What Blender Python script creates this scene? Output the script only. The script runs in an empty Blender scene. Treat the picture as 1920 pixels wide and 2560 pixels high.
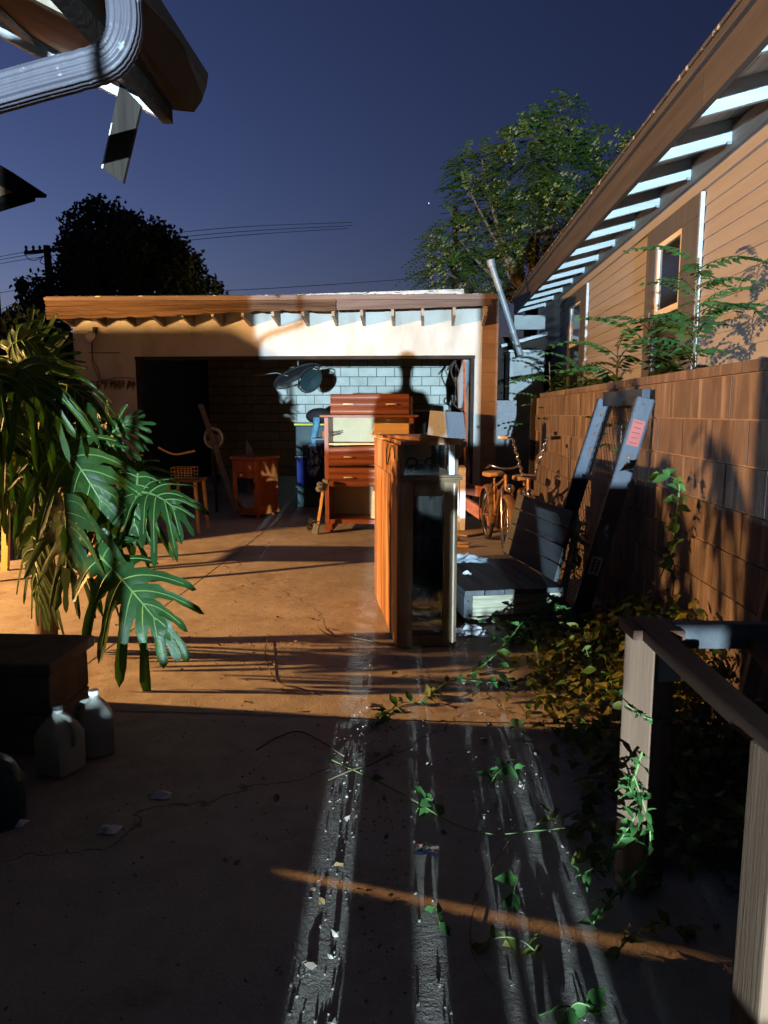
import bpy, math, random
from mathutils import Vector, Matrix
R = math.radians
random.seed(7)
scn = bpy.context.scene
COL = scn.collection

# ------------------------------------------------------------------ camera
FPX, CXP, CYP = 1800.0, 960.0, 1280.0
PIT = math.atan(250 / FPX)
YAW = math.atan(102 / FPX * math.cos(PIT))
CAMH = 1.45
cam = bpy.data.cameras.new('camera'); co = bpy.data.objects.new('camera', cam); COL.objects.link(co)
cam.sensor_fit = 'HORIZONTAL'; cam.sensor_width = 36.0; cam.lens = FPX / 1920 * 36
cam.clip_start = 0.02; cam.clip_end = 3000
co.location = (0, 0, CAMH); co.rotation_euler = (math.pi / 2 - PIT, 0, YAW)
scn.camera = co

# ------------------------------------------------------------------ night sky
w = bpy.data.worlds.new('World'); scn.world = w; w.use_nodes = True
nt = w.node_tree; nt.nodes.clear()
out = nt.nodes.new('ShaderNodeOutputWorld'); bg = nt.nodes.new('ShaderNodeBackground')
sky = nt.nodes.new('ShaderNodeTexSky'); sky.sky_type = 'NISHITA'; sky.sun_disc = False
sky.sun_elevation = R(-4.5); sky.sun_rotation = R(-62); sky.altitude = 0; sky.air_density = 1.0; sky.dust_density = 1.4; sky.ozone_density = 2.2
tint = nt.nodes.new('ShaderNodeMix'); tint.data_type = 'RGBA'; tint.blend_type = 'MULTIPLY'; tint.inputs[0].default_value = 1
tint.inputs[7].default_value = (1.08, 0.93, 0.95, 1)
nt.links.new(sky.outputs[0], tint.inputs[6]); nt.links.new(tint.outputs[2], bg.inputs[0]); nt.links.new(bg.outputs[0], out.inputs[0])
bg.inputs[1].default_value = SKY_STRENGTH = 4.4

# ------------------------------------------------------------------ lamps (fixtures are built further down)
COLD = Vector((0.46, -16.0, 1.0)); WARM = Vector((-7.5, 3.8, 2.35))
def lamp(name, kind, loc, power, color, radius):
    l = bpy.data.lights.new(name, kind); o = bpy.data.objects.new(name, l); COL.objects.link(o)
    l.energy = power; l.color = color; l.shadow_soft_size = radius; o.location = loc
    return o
cold = lamp('flood_lamp_light', 'SPOT', COLD + Vector((0, 0.12, 0)), 52000, (0.62, 0.85, 1.0), 0.055)
cold.data.spot_size = R(75); cold.data.spot_blend = 0.5; cold.rotation_euler = (R(98), 0, R(0))
warm = lamp('sodium_lamp_light', 'SPOT', WARM + Vector((0.14, 0, -0.02)), 5600, (1.0, 0.51, 0.17), 0.06)
warm.data.spot_size = R(170); warm.data.spot_blend = 0.3; warm.rotation_euler = (R(88), 0, R(-90))

scn.cycles.diffuse_bounces = 1; scn.cycles.glossy_bounces = 3; scn.cycles.max_bounces = 6; scn.cycles.transparent_max_bounces = 12
scn.view_settings.view_transform = 'Standard'; scn.view_settings.look = 'None'
scn.view_settings.exposure = 0; scn.view_settings.gamma = 1; scn.view_settings.use_curve_mapping = False

# ------------------------------------------------------------------ helpers
def ray(px, py):
    x = (px - CXP) / FPX; y = -(py - CYP) / FPX
    fy = math.cos(PIT) + y * math.sin(PIT); fz = -math.sin(PIT) + y * math.cos(PIT)
    c, s = math.cos(YAW), math.sin(YAW)
    return Vector((x * c - fy * s, x * s + fy * c, fz))
def at(px, py, Y):
    r = ray(px, py); return Vector((0, 0, CAMH)) + r * (Y / r.y)
def atx(px, py, X):
    r = ray(px, py); return Vector((0, 0, CAMH)) + r * (X / r.x)
def gr(px, py, Z=0.0):
    r = ray(px, py); return Vector((0, 0, CAMH)) + r * ((Z - CAMH) / r.z)
V = Vector
MTX = {}
I4 = Matrix.Identity(4)
def rotz(a): return Matrix.Rotation(a, 3, 'Z')
def euler(x, y, z): return (Matrix.Rotation(z, 3, 'Z') @ Matrix.Rotation(y, 3, 'Y') @ Matrix.Rotation(x, 3, 'X'))
def frame(d, up=(0, 0, 1)):
    d = V(d).normalized(); u = V(up)
    if abs(d.dot(u.normalized())) > 0.98: u = V((0, 1, 0)) if abs(d.y) < 0.9 else V((1, 0, 0))
    s = d.cross(u).normalized(); u = s.cross(d).normalized()
    return s, d, u
class MB:
    def __init__(s): s.v = []; s.f = []
    def add(s, vs, fs):
        o = len(s.v); s.v += [V(p) for p in vs]; s.f += [tuple(i + o for i in f) for f in fs]; return s
    def box(s, c, d, rot=None):
        c = V(c); h = V(d) / 2; rot = rot or Matrix.Identity(3)
        vs = [c + rot @ V((h.x * a, h.y * b, h.z * e)) for a in (-1, 1) for b in (-1, 1) for e in (-1, 1)]
        return s.add(vs, [(0, 1, 3, 2), (4, 6, 7, 5), (0, 4, 5, 1), (2, 3, 7, 6), (0, 2, 6, 4), (1, 5, 7, 3)])
    def b2(s, lo, hi):
        lo = V(lo); hi = V(hi); return s.box((lo + hi) / 2, [abs(a) for a in (hi - lo)])
    def beam(s, p, q, wd, ht, up=(0, 0, 1)):
        p = V(p); q = V(q); a, d, u = frame(q - p, up)
        return s.box((p + q) / 2, (wd, (q - p).length, ht), Matrix((a, d, u)).transposed())
    def tube(s, pts, r, n=8, cap=True, flat=1.0):
        pts = [V(p) for p in pts]; m = len(pts); rs = r if isinstance(r, (list, tuple)) else [r] * m
        vs = []; fs = []; side = None
        for i, p in enumerate(pts):
            t = (pts[min(i + 1, m - 1)] - pts[max(i - 1, 0)])
            t = t.normalized() if t.length > 1e-9 else V((0, 0, 1))
            if side is None: side = frame(t)[0]
            side = (side - t * side.dot(t))
            side = side.normalized() if side.length > 1e-6 else frame(t)[0]
            u = t.cross(side)
            for k in range(n):
                a = 2 * math.pi * k / n; vs.append(p + side * math.cos(a) * rs[i] + u * math.sin(a) * rs[i] * flat)
        for i in range(m - 1):
            for k in range(n): fs.append((i * n + k, i * n + (k + 1) % n, (i + 1) * n + (k + 1) % n, (i + 1) * n + k))
        if cap: fs += [tuple(range(n))[::-1], tuple((m - 1) * n + k for k in range(n))]
        return s.add(vs, fs)
    def lathe(s, prof, c=(0, 0, 0), n=20, rot=None, sx=1, sy=1):
        c = V(c); rot = rot or Matrix.Identity(3); m = len(prof); vs = []; fs = []
        for r, z in prof:
            for k in range(n):
                a = 2 * math.pi * k / n; vs.append(c + rot @ V((r * math.cos(a) * sx, r * math.sin(a) * sy, z)))
        for i in range(m - 1):
            for k in range(n): fs.append((i * n + k, i * n + (k + 1) % n, (i + 1) * n + (k + 1) % n, (i + 1) * n + k))
        if prof[0][0] > 1e-5: fs.append(tuple(range(n))[::-1])
        if prof[-1][0] > 1e-5: fs.append(tuple((m - 1) * n + k for k in range(n)))
        return s.add(vs, fs)
    def torus(s, c, R0, r, rot=None, n=24, k=8, a0=0, a1=2 * math.pi):
        c = V(c); rot = rot or Matrix.Identity(3); full = abs(a1 - a0 - 2 * math.pi) < 1e-4
        pts = [c + rot @ V((R0 * math.cos(a0 + (a1 - a0) * i / n), R0 * math.sin(a0 + (a1 - a0) * i / n), 0)) for i in range(n + 1)]
        return s.tube(pts, r, k, cap=not full)
    def prism(s, poly, h, M=None):
        M = M or I4; n = len(poly)
        vs = [M @ V((x, y, 0)) for x, y in poly] + [M @ V((x, y, h)) for x, y in poly]
        return s.add(vs, [tuple(range(n))[::-1], tuple(range(n, 2 * n))] + [(i, (i + 1) % n, n + (i + 1) % n, n + i) for i in range(n)])
    def ball(s, c, r, n=12, m=8, rot=None):
        r = V(r) if hasattr(r, '__len__') else V((r, r, r)); rot = rot or Matrix.Identity(3); c = V(c); vs = []; fs = []
        for i in range(m + 1):
            th = math.pi * i / m
            for k in range(n):
                ph = 2 * math.pi * k / n
                vs.append(c + rot @ V((r.x * math.sin(th) * math.cos(ph), r.y * math.sin(th) * math.sin(ph), r.z * math.cos(th))))
        for i in range(m):
            for k in range(n): fs.append((i * n + k, (i + 1) * n + k, (i + 1) * n + (k + 1) % n, i * n + (k + 1) % n))
        return s.add(vs, fs)
    def mesh(s, name, mat, smooth=False, M=None):
        Mi = (M or I4).inverted()
        me = bpy.data.meshes.new(name); me.from_pydata([Mi @ p for p in s.v], [], s.f); me.validate(); me.update()
        if mat: me.materials.append(mat)
        if smooth: me.polygons.foreach_set('use_smooth', [True] * len(me.polygons))
        return me
    def build(s, name, mat, parent=None, smooth=False, bevel=0.0, label=None):
        M = MTX.get(parent.name, I4) if parent else I4
        me = s.mesh(name, mat, smooth, M)
        o = bpy.data.objects.new(name, me); COL.objects.link(o)
        if parent: o.parent = parent; MTX[o.name] = M
        if bevel:
            b = o.modifiers.new('bevel', 'BEVEL'); b.width = bevel; b.segments = 2; b.limit_method = 'ANGLE'
        if smooth:
            try:
                me.set_sharp_from_angle(angle=R(45))
            except Exception: pass
        if label: o['label'] = label
        return o
def thing(name, label, cat, loc=(0, 0, 0), rz=0.0, group=None):
    o = bpy.data.objects.new(name, None); COL.objects.link(o); o.empty_display_size = 0.1
    o.location = loc; o.rotation_euler = (0, 0, rz); o['label'] = label; o['category'] = cat
    if group: o['group'] = group
    MTX[o.name] = Matrix.Translation(V(loc)) @ Matrix.Rotation(rz, 4, 'Z')
    return o
def tag(o, label, cat, group=None):
    o['label'] = label; o['category'] = cat
    if group: o['group'] = group
    return o
def struct(o): o['kind'] = 'structure'; return o
def stuff(o, label=None, cat=None):
    o['kind'] = 'stuff'
    if label: o['label'] = label
    if cat: o['category'] = cat
    return o
def solo(mb, name, mat, label, cat, loc=(0, 0, 0), smooth=False, bevel=0, group=None):   # a thing that is one mesh
    M = Matrix.Translation(V(loc)); me = mb.mesh(name, mat, smooth, M)
    o = bpy.data.objects.new(name, me); COL.objects.link(o); o.location = loc; MTX[o.name] = M
    if bevel:
        b = o.modifiers.new('bevel', 'BEVEL'); b.width = bevel; b.segments = 2; b.limit_method = 'ANGLE'
    return tag(o, label, cat, group)
def piece(me, name, parent, Wm):                                    # one of many alike pieces sharing mesh data
    o = bpy.data.objects.new(name, me); COL.objects.link(o); o.parent = parent
    o.matrix_basis = MTX.get(parent.name, I4).inverted() @ Wm; MTX[o.name] = Wm
    return o
def TR(loc, rot=None, sc=(1, 1, 1)):
    M = Matrix.Translation(V(loc))
    if rot is not None: M = M @ rot.to_4x4()
    return M @ Matrix.Diagonal((sc[0], sc[1], sc[2], 1))

# ------------------------------------------------------------------ materials
def mat(name, c1, c2=None, scale=(4, 4, 4), rough=0.7, bump=0.15, bscale=40, metal=0.0, spec=0.3, trans=0.0,
        streak=None, streak_scale=(6, 6, 0.6), vary=0.12, detail=6, contrast=(0.35, 0.68), speck=None, alpha=1.0, bdist=0.01, coat=0.0, rand=True):
    m = bpy.data.materials.new(name); m.use_nodes = True; t = m.node_tree; N = t.nodes; L = t.links
    b = N['Principled BSDF']; c2 = c2 or tuple(x * 0.6 for x in c1)
    tc = N.new('ShaderNodeTexCoord'); oi = N.new('ShaderNodeObjectInfo')
    vec = tc.outputs['Object']
    if rand:
        ad = N.new('ShaderNodeVectorMath'); ad.operation = 'ADD'; ml = N.new('ShaderNodeMath'); ml.operation = 'MULTIPLY'; ml.inputs[1].default_value = 37.0
        L.new(oi.outputs['Random'], ml.inputs[0]); L.new(vec, ad.inputs[0]); L.new(ml.outputs[0], ad.inputs[1]); vec = ad.outputs[0]
    def noise(sc, det=detail, rg=0.6):
        mp = N.new('ShaderNodeMapping'); mp.inputs['Scale'].default_value = sc if hasattr(sc, '__len__') else (sc,) * 3
        n = N.new('ShaderNodeTexNoise'); n.inputs['Scale'].default_value = 1; n.inputs['Detail'].default_value = det; n.inputs['Roughness'].default_value = rg
        L.new(vec, mp.inputs[0]); L.new(mp.outputs[0], n.inputs['Vector']); return n.outputs['Fac']
    def ramp(f, a, z):
        r = N.new('ShaderNodeMapRange'); r.inputs[1].default_value = a; r.inputs[2].default_value = z; L.new(f, r.inputs[0]); return r.outputs[0]
    def mix(f, a, c, mode='MIX'):
        x = N.new('ShaderNodeMix'); x.data_type = 'RGBA'; x.blend_type = mode
        if hasattr(f, 'node'): L.new(f, x.inputs[0])
        else: x.inputs[0].default_value = f
        for i, q in ((6, a), (7, c)):
            if hasattr(q, 'node'): L.new(q, x.inputs[i])
            else: x.inputs[i].default_value = (*q, 1)
        return x.outputs[2]
    n1 = noise(scale); col = mix(ramp(n1, *contrast), c1, c2)
    if streak: col = mix(ramp(noise(streak_scale, 4), 0.5, 0.72), col, streak)
    if speck: col = mix(ramp(noise(speck[1], 3), speck[2], speck[2] + 0.06), col, speck[0])
    if vary:
        h = N.new('ShaderNodeHueSaturation'); mr = N.new('ShaderNodeMapRange'); mr.inputs[3].default_value = 1 - vary; mr.inputs[4].default_value = 1 + vary
        L.new(oi.outputs['Random'], mr.inputs[0]); L.new(mr.outputs[0], h.inputs['Value']); L.new(col, h.inputs['Color']); col = h.outputs[0]
    L.new(col, b.inputs['Base Color'])
    rr = N.new('ShaderNodeMapRange'); rr.inputs[3].default_value = max(0.02, rough - 0.12); rr.inputs[4].default_value = min(1, rough + 0.12); L.new(n1, rr.inputs[0]); L.new(rr.outputs[0], b.inputs['Roughness'])
    b.inputs['Metallic'].default_value = metal; b.inputs['Specular IOR Level'].default_value = spec; b.inputs['Coat Weight'].default_value = coat
    if alpha < 1: b.inputs['Alpha'].default_value = alpha
    if bump:
        bs = bscale if hasattr(bscale, '__len__') else (bscale,) * 3
        n2 = noise(bs, 5, 0.65); bp = N.new('ShaderNodeBump'); bp.inputs['Strength'].default_value = bump; bp.inputs['Distance'].default_value = bdist
        L.new(n2, bp.inputs['Height']); L.new(bp.outputs[0], b.inputs['Normal'])
    if trans:
        tr = N.new('ShaderNodeBsdfTranslucent'); L.new(mix(1.0, col, (1.0, 1.0, 0.45), 'MULTIPLY'), tr.inputs[0])
        ms = N.new('ShaderNodeMixShader'); ms.inputs[0].default_value = trans
        L.new(b.outputs[0], ms.inputs[1]); L.new(tr.outputs[0], ms.inputs[2]); L.new(ms.outputs[0], N['Material Output'].inputs[0])
    return m
def wood(name, c1, c2, axis='Y', rough=0.6, bump=0.35, fine=1.0, **k):
    s = {'X': (1.2, 22, 22), 'Y': (22, 1.2, 22), 'Z': (22, 22, 1.2)}[axis]; bs = {'X': (4, 130, 130), 'Y': (130, 4, 130), 'Z': (130, 130, 4)}[axis]
    return mat(name, c1, c2, tuple(x * fine for x in s), rough, bump, bs, bdist=0.004, **k)
def glass(name, c=(0.8, 0.9, 0.9), rough=0.02):
    m = bpy.data.materials.new(name); m.use_nodes = True; t = m.node_tree; N = t.nodes
    g = N.new('ShaderNodeBsdfGlossy'); g.inputs['Roughness'].default_value = rough
    tr = N.new('ShaderNodeBsdfTransparent'); tr.inputs[0].default_value = (*c, 1)
    fr = N.new('ShaderNodeFresnel'); fr.inputs[0].default_value = 2.4; ms = N.new('ShaderNodeMixShader')
    nz = N.new('ShaderNodeTexNoise'); nz.inputs['Scale'].default_value = 5; mr = N.new('ShaderNodeMapRange'); mr.inputs[3].default_value = 0.0; mr.inputs[4].default_value = 0.10
    t.links.new(nz.outputs['Fac'], mr.inputs[0]); t.links.new(mr.outputs[0], g.inputs['Roughness'])
    t.links.new(fr.outputs[0], ms.inputs[0]); t.links.new(tr.outputs[0], ms.inputs[1]); t.links.new(g.outputs[0], ms.inputs[2])
    t.links.new(ms.outputs[0], N['Material Output'].inputs[0]); return m
def concrete():
    m = bpy.data.materials.new('concrete_slab'); m.use_nodes = True; t = m.node_tree; N = t.nodes; L = t.links; b = N['Principled BSDF']
    tc = N.new('ShaderNodeTexCoord')
    def noise(sc, det, rg=0.6):
        n = N.new('ShaderNodeTexNoise'); n.inputs['Scale'].default_value = sc; n.inputs['Detail'].default_value = det; n.inputs['Roughness'].default_value = rg; L.new(tc.outputs['Object'], n.inputs['Vector']); return n.outputs['Fac']
    def rng(f, a, z, o0=0, o1=1):
        r = N.new('ShaderNodeMapRange'); r.inputs[1].default_value = a; r.inputs[2].default_value = z; r.inputs[3].default_value = o0; r.inputs[4].default_value = o1; L.new(f, r.inputs[0]); return r.outputs[0]
    def mix(f, a, c):
        x = N.new('ShaderNodeMix'); x.data_type = 'RGBA'; L.new(f, x.inputs[0])
        for i, q in ((6, a), (7, c)):
            if hasattr(q, 'node'): L.new(q, x.inputs[i])
            else: x.inputs[i].default_value = (*q, 1)
        return x.outputs[2]
    big = noise(0.9, 6); mid = noise(6, 7, 0.7); fine = noise(70, 4); grit = noise(210, 3)
    col = mix(rng(big, 0.35, 0.66), (0.36, 0.32, 0.28), (0.23, 0.18, 0.145))
    col = mix(rng(mid, 0.44, 0.72), col, (0.40, 0.35, 0.30))
    col = mix(rng(noise(2.3, 8, 0.75), 0.56, 0.72), col, (0.185, 0.125, 0.09))
    col = mix(rng(grit, 0.60, 0.72), col, (0.13, 0.11, 0.10))
    vo = N.new('ShaderNodeTexVoronoi'); vo.feature = 'DISTANCE_TO_EDGE'; vo.inputs['Scale'].default_value = 0.30
    wp = N.new('ShaderNodeMix'); wp.data_type = 'RGBA'; wp.inputs[0].default_value = 0.35
    nn = N.new('ShaderNodeTexNoise'); nn.inputs['Scale'].default_value = 2.5; nn.inputs['Detail'].default_value = 6; L.new(tc.outputs['Object'], nn.inputs['Vector'])
    L.new(tc.outputs['Object'], wp.inputs[6]); L.new(nn.outputs['Color'], wp.inputs[7]); L.new(wp.outputs[2], vo.inputs['Vector'])
    crack = rng(vo.outputs['Distance'], 0.0004, 0.0016, 0.8, 0)
    L.new(mix(crack, col, (0.07, 0.055, 0.045)), b.inputs['Base Color'])
    L.new(rng(mid, 0.3, 0.7, 0.55, 0.85), b.inputs['Roughness']); b.inputs['Specular IOR Level'].default_value = 0.4
    def bump(h, st, dist, prev=None):
        x = N.new('ShaderNodeBump'); x.inputs['Strength'].default_value = st; x.inputs['Distance'].default_value = dist; L.new(h, x.inputs['Height'])
        if prev: L.new(prev, x.inputs['Normal'])
        return x.outputs[0]
    nb = bump(noise(1.6, 3), 0.5, 0.05); nb = bump(mid, 0.5, 0.012, nb); nb = bump(fine, 0.55, 0.006, nb); nb = bump(grit, 0.6, 0.003, nb); nb = bump(crack, -0.6, 0.01, nb)
    L.new(nb, b.inputs['Normal']); return m

M = {}
M['concrete'] = concrete()
M['dirt'] = mat('dirt', (0.10, 0.075, 0.055), (0.05, 0.038, 0.03), (3, 3, 3), 0.95, 0.8, 30, bdist=0.03)
M['stucco'] = mat('stucco', (0.53, 0.525, 0.50), (0.43, 0.41, 0.37), (1.5, 1.5, 1.5), 0.9, 0.5, 90, streak=(0.34, 0.315, 0.265), streak_scale=(2.2, 2.2, 0.8), vary=0, bdist=0.006)
M['block'] = mat('weathered_block', (0.145, 0.108, 0.098), (0.085, 0.061, 0.055), (5, 5, 3), 0.93, 0.55, 55, streak=(0.25, 0.195, 0.17), streak_scale=(13, 13, 1.1), vary=0.12, bdist=0.008)
M['mortar'] = mat('mortar', (0.26, 0.19, 0.145), (0.18, 0.125, 0.095), (8, 8, 8), 0.95, 0.5, 60)
M['blockwhite'] = mat('painted_block', (0.60, 0.66, 0.62), (0.47, 0.52, 0.48), (3, 3, 3), 0.85, 0.4, 60, vary=0.07)
M['blockjoint'] = mat('block_joint', (0.12, 0.13, 0.12), (0.07, 0.08, 0.075), (9, 9, 9), 0.9, 0.3)
M['blockbrown'] = mat('brown_block', (0.34, 0.235, 0.18), (0.25, 0.16, 0.12), (4, 4, 4), 0.9, 0.4, 60)
M['fascia'] = wood('rotten_fascia', (0.17, 0.105, 0.065), (0.05, 0.03, 0.02), 'X', 0.9, 1.0, 0.7, vary=0.05)
M['trim_brown'] = wood('painted_trim', (0.17, 0.12, 0.105), (0.10, 0.07, 0.06), 'X', 0.7, 0.3)
M['rafter'] = wood('rafter_wood', (0.34, 0.28, 0.215), (0.20, 0.155, 0.11), 'Y', 0.8, 0.4)
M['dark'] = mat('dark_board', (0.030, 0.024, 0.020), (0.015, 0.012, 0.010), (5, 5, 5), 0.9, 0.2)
M['roofing'] = mat('roofing', (0.10, 0.095, 0.09), (0.05, 0.05, 0.05), (8, 8, 8), 0.95, 0.5, 80, speck=((0.5, 0.5, 0.5), 9, 0.58))
M['flash'] = mat('flashing', (0.55, 0.58, 0.58), (0.25, 0.26, 0.26), (6, 6, 18), 0.6, 0.2, speck=((0.10, 0.10, 0.09), (9, 9, 30), 0.56))
M['siding'] = wood('siding', (0.315, 0.300, 0.305), (0.270, 0.257, 0.262), 'Y', 0.75, 0.35, 0.5, vary=0.035)
M['eave_blue'] = wood('pale_rafter_paint', (0.42, 0.49, 0.53), (0.33, 0.39, 0.43), 'X', 0.6, 0.25, vary=0.04)
M['eave_grey'] = wood('eave_boards', (0.50, 0.46, 0.42), (0.36, 0.33, 0.30), 'Y', 0.8, 0.3)
M['fascia_r'] = wood('brown_fascia', (0.078, 0.074, 0.080), (0.050, 0.046, 0.050), 'Y', 0.8, 0.6, 0.6)
M['casing'] = wood('dark_casing', (0.095, 0.093, 0.105), (0.070, 0.068, 0.078), 'Z', 0.65, 0.2)
M['vinyl'] = mat('window_frame', (0.68, 0.62, 0.54), (0.60, 0.54, 0.46), (3, 3, 3), 0.5, 0.05)
M['pane'] = mat('window_pane', (0.012, 0.016, 0.016), (0.02, 0.026, 0.024), (2, 2, 9), 0.06, 0.0, spec=0.7)
M['blind'] = mat('blind', (0.07, 0.08, 0.07), (0.04, 0.045, 0.04), (3, 90, 1), 0.7, 0)
M['weather'] = wood('weathered_wood', (0.20, 0.16, 0.125), (0.09, 0.072, 0.058), 'Z', 0.85, 0.6)
M['ply'] = mat('soffit_ply', (0.42, 0.27, 0.16), (0.33, 0.205, 0.115), (2, 12, 2), 0.75, 0.2, speck=((0.15, 0.09, 0.05), 7, 0.66))
M['whitewood'] = wood('white_painted_wood', (0.74, 0.72, 0.74), (0.55, 0.53, 0.54), 'X', 0.7, 0.4)
M['gutter'] = mat('brown_gutter', (0.018, 0.014, 0.013), (0.010, 0.008, 0.0075), (6, 6, 6), 0.6, 0.1)
M['pipe'] = mat('grey_downspout', (0.125, 0.120, 0.150), (0.085, 0.08, 0.105), (7, 7, 7), 0.42, 0.2, 25, speck=((0.30, 0.31, 0.33), 16, 0.62))
M['loose'] = wood('loose_board_wood', (0.040, 0.032, 0.026), (0.018, 0.014, 0.012), 'Z', 0.9, 0.6)
M['tar'] = mat('tarred_fascia', (0.024, 0.019, 0.017), (0.012, 0.010, 0.009), (6, 6, 6), 0.9, 0.6, 30, speck=((0.11, 0.11, 0.10), 18, 0.64))
M['mahog'] = wood('reddish_dresser_wood', (0.235, 0.075, 0.035), (0.115, 0.034, 0.018), 'X', 0.38, 0.12, 0.7, coat=0.2)
M['mahog_z'] = wood('dresser_stile_wood', (0.235, 0.085, 0.05), (0.13, 0.045, 0.028), 'Z', 0.4, 0.12, 0.7)
M['hard'] = mat('hardboard', (0.52, 0.43, 0.27), (0.44, 0.35, 0.21), (4, 4, 4), 0.8, 0.1)
M['pine'] = wood('pale_pine', (0.62, 0.39, 0.16), (0.50, 0.29, 0.11), 'X', 0.55, 0.15, 0.6)
M['brass'] = mat('brushed_handle', (0.80, 0.70, 0.55), (0.66, 0.56, 0.42), (9, 9, 9), 0.3, 0.05, metal=0.15)
M['curio'] = wood('orange_back_planks', (0.43, 0.205, 0.085), (0.17, 0.07, 0.03), 'Z', 0.6, 0.4, 0.30, vary=0.16, streak=(0.50, 0.33, 0.2), streak_scale=(3, 3, 0.7))
M['curio_dark'] = wood('curio_frame_wood', (0.18, 0.115, 0.06), (0.095, 0.06, 0.032), 'Z', 0.32, 0.12, 0.6, coat=0.25)
M['mirror'] = mat('mirror', (0.75, 0.78, 0.78), (0.70, 0.73, 0.73), (2, 2, 2), 0.06, 0, metal=1.0)
M['glass'] = glass('clear_glass')
M['cabinet'] = wood('orange_cabinet_wood', (0.50, 0.15, 0.04), (0.31, 0.08, 0.022), 'Z', 0.35, 0.1, 0.6, coat=0.2)
M['bench'] = wood('charcoal_planks', (0.080, 0.085, 0.093), (0.045, 0.048, 0.054), 'Y', 0.7, 0.5, 0.6)
M['benchpale'] = wood('raw_wood', (0.36, 0.35, 0.255), (0.12, 0.11, 0.07), 'X', 0.7, 0.6, 1.8)
M['lumber'] = wood('lumber', (0.27, 0.165, 0.105), (0.17, 0.098, 0.062), 'Z', 0.75, 0.35, 0.6)
M['lumber_y'] = wood('lumber_rail', (0.17, 0.085, 0.055), (0.085, 0.043, 0.03), 'Y', 0.8, 0.5, 0.6)
M['redwood'] = wood('red_timber', (0.34, 0.10, 0.045), (0.20, 0.055, 0.025), 'X', 0.7, 0.3)
M['blue'] = mat('blue_steel', (0.014, 0.024, 0.050), (0.009, 0.016, 0.034), (5, 5, 5), 0.5, 0.1, spec=0.5, speck=((0.16, 0.16, 0.17), 20, 0.70))
M['steelmesh'] = mat('dark_mesh', (0.055, 0.05, 0.045), (0.03, 0.028, 0.025), (9, 9, 9), 0.5, 0.1, metal=0.5)
M['label_red'] = mat('red_sticker', (0.30, 0.055, 0.045), (0.26, 0.045, 0.04), (4, 4, 30), 0.4, 0)
M['ink'] = mat('dark_print', (0.16, 0.025, 0.02), (0.12, 0.02, 0.02), (4, 4, 4), 0.5, 0)
M['white'] = mat('white_plastic', (0.72, 0.72, 0.70), (0.62, 0.62, 0.60), (6, 6, 6), 0.45, 0.05)
M['jug'] = mat('milky_plastic', (0.48, 0.47, 0.43), (0.40, 0.38, 0.34), (5, 5, 5), 0.4, 0.05, trans=0.35)
M['chrome'] = mat('chrome', (0.80, 0.78, 0.74), (0.60, 0.56, 0.50), (12, 12, 12), 0.16, 0.05, metal=1.0)
M['rust'] = mat('rusty_frame', (0.34, 0.20, 0.10), (0.18, 0.095, 0.05), (14, 14, 14), 0.55, 0.3, 60, metal=0.5)
M['rubber'] = mat('black_rubber', (0.018, 0.018, 0.018), (0.03, 0.03, 0.03), (9, 9, 9), 0.7, 0.1)
M['galv'] = mat('galvanised', (0.27, 0.30, 0.32), (0.19, 0.21, 0.23), (5, 5, 5), 0.45, 0.1, metal=0.3)
M['hvac'] = mat('pale_enamel', (0.24, 0.28, 0.29), (0.17, 0.20, 0.21), (3, 3, 3), 0.45, 0.1, speck=((0.2, 0.2, 0.2), (7, 7, 7), 0.62))
M['denim'] = mat('blue_cloth', (0.13, 0.34, 0.46), (0.06, 0.18, 0.28), (8, 8, 8), 0.9, 0.6, 30)
M['navy'] = mat('navy_cloth', (0.02, 0.035, 0.22), (0.015, 0.02, 0.12), (6, 6, 6), 0.85, 0.5, 25)
M['plaid'] = mat('patterned_blanket', (0.30, 0.42, 0.55), (0.02, 0.035, 0.14), (16, 16, 11), 0.9, 0.5, 25, contrast=(0.47, 0.53))
M['blackcloth'] = mat('black_bag', (0.012, 0.012, 0.014), (0.022, 0.022, 0.024), (9, 9, 9), 0.7, 0.5, 25)
M['yellow'] = mat('yellow_lid', (0.52, 0.50, 0.06), (0.45, 0.42, 0.05), (4, 4, 4), 0.5, 0.05)
M['tote'] = mat('dark_tote', (0.02, 0.05, 0.06), (0.014, 0.035, 0.04), (4, 4, 4), 0.5, 0.05)
M['orange'] = mat('orange_rubber', (0.65, 0.16, 0.04), (0.55, 0.12, 0.03), (4, 4, 4), 0.6, 0.1)
M['suede'] = mat('tan_suede', (0.44, 0.27, 0.15), (0.34, 0.20, 0.11), (9, 9, 9), 0.9, 0.4)
M['shade'] = mat('lamp_shade_cloth', (0.20, 0.24, 0.29), (0.16, 0.19, 0.235), (60, 60, 60), 0.9, 0.3, 90)
M['card'] = mat('pale_panel', (0.23, 0.245, 0.27), (0.16, 0.17, 0.19), (60, 60, 60), 0.85, 0.2, 90)
M['greenpole'] = mat('green_pole', (0.20, 0.30, 0.12), (0.14, 0.22, 0.08), (6, 6, 6), 0.5, 0.1)
M['stone'] = mat('dark_masonry', (0.16, 0.125, 0.095), (0.09, 0.07, 0.055), (6, 6, 6), 0.95, 0.6, 40)
M['polewood'] = wood('pole_wood', (0.17, 0.095, 0.06), (0.10, 0.055, 0.035), 'Z', 0.9, 0.4)
M['wire'] = mat('wire', (0.02, 0.02, 0.022), (0.015, 0.015, 0.016), (3, 3, 3), 0.6, 0)
M['bark'] = mat('bark', (0.17, 0.13, 0.09), (0.09, 0.065, 0.045), (8, 8, 2), 0.95, 0.6, 30)
M['leaf_dark'] = mat('tree_leaf_dark', (0.028, 0.055, 0.022), (0.018, 0.036, 0.015), (2, 2, 2), 0.6, 0, trans=0.2)
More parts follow.
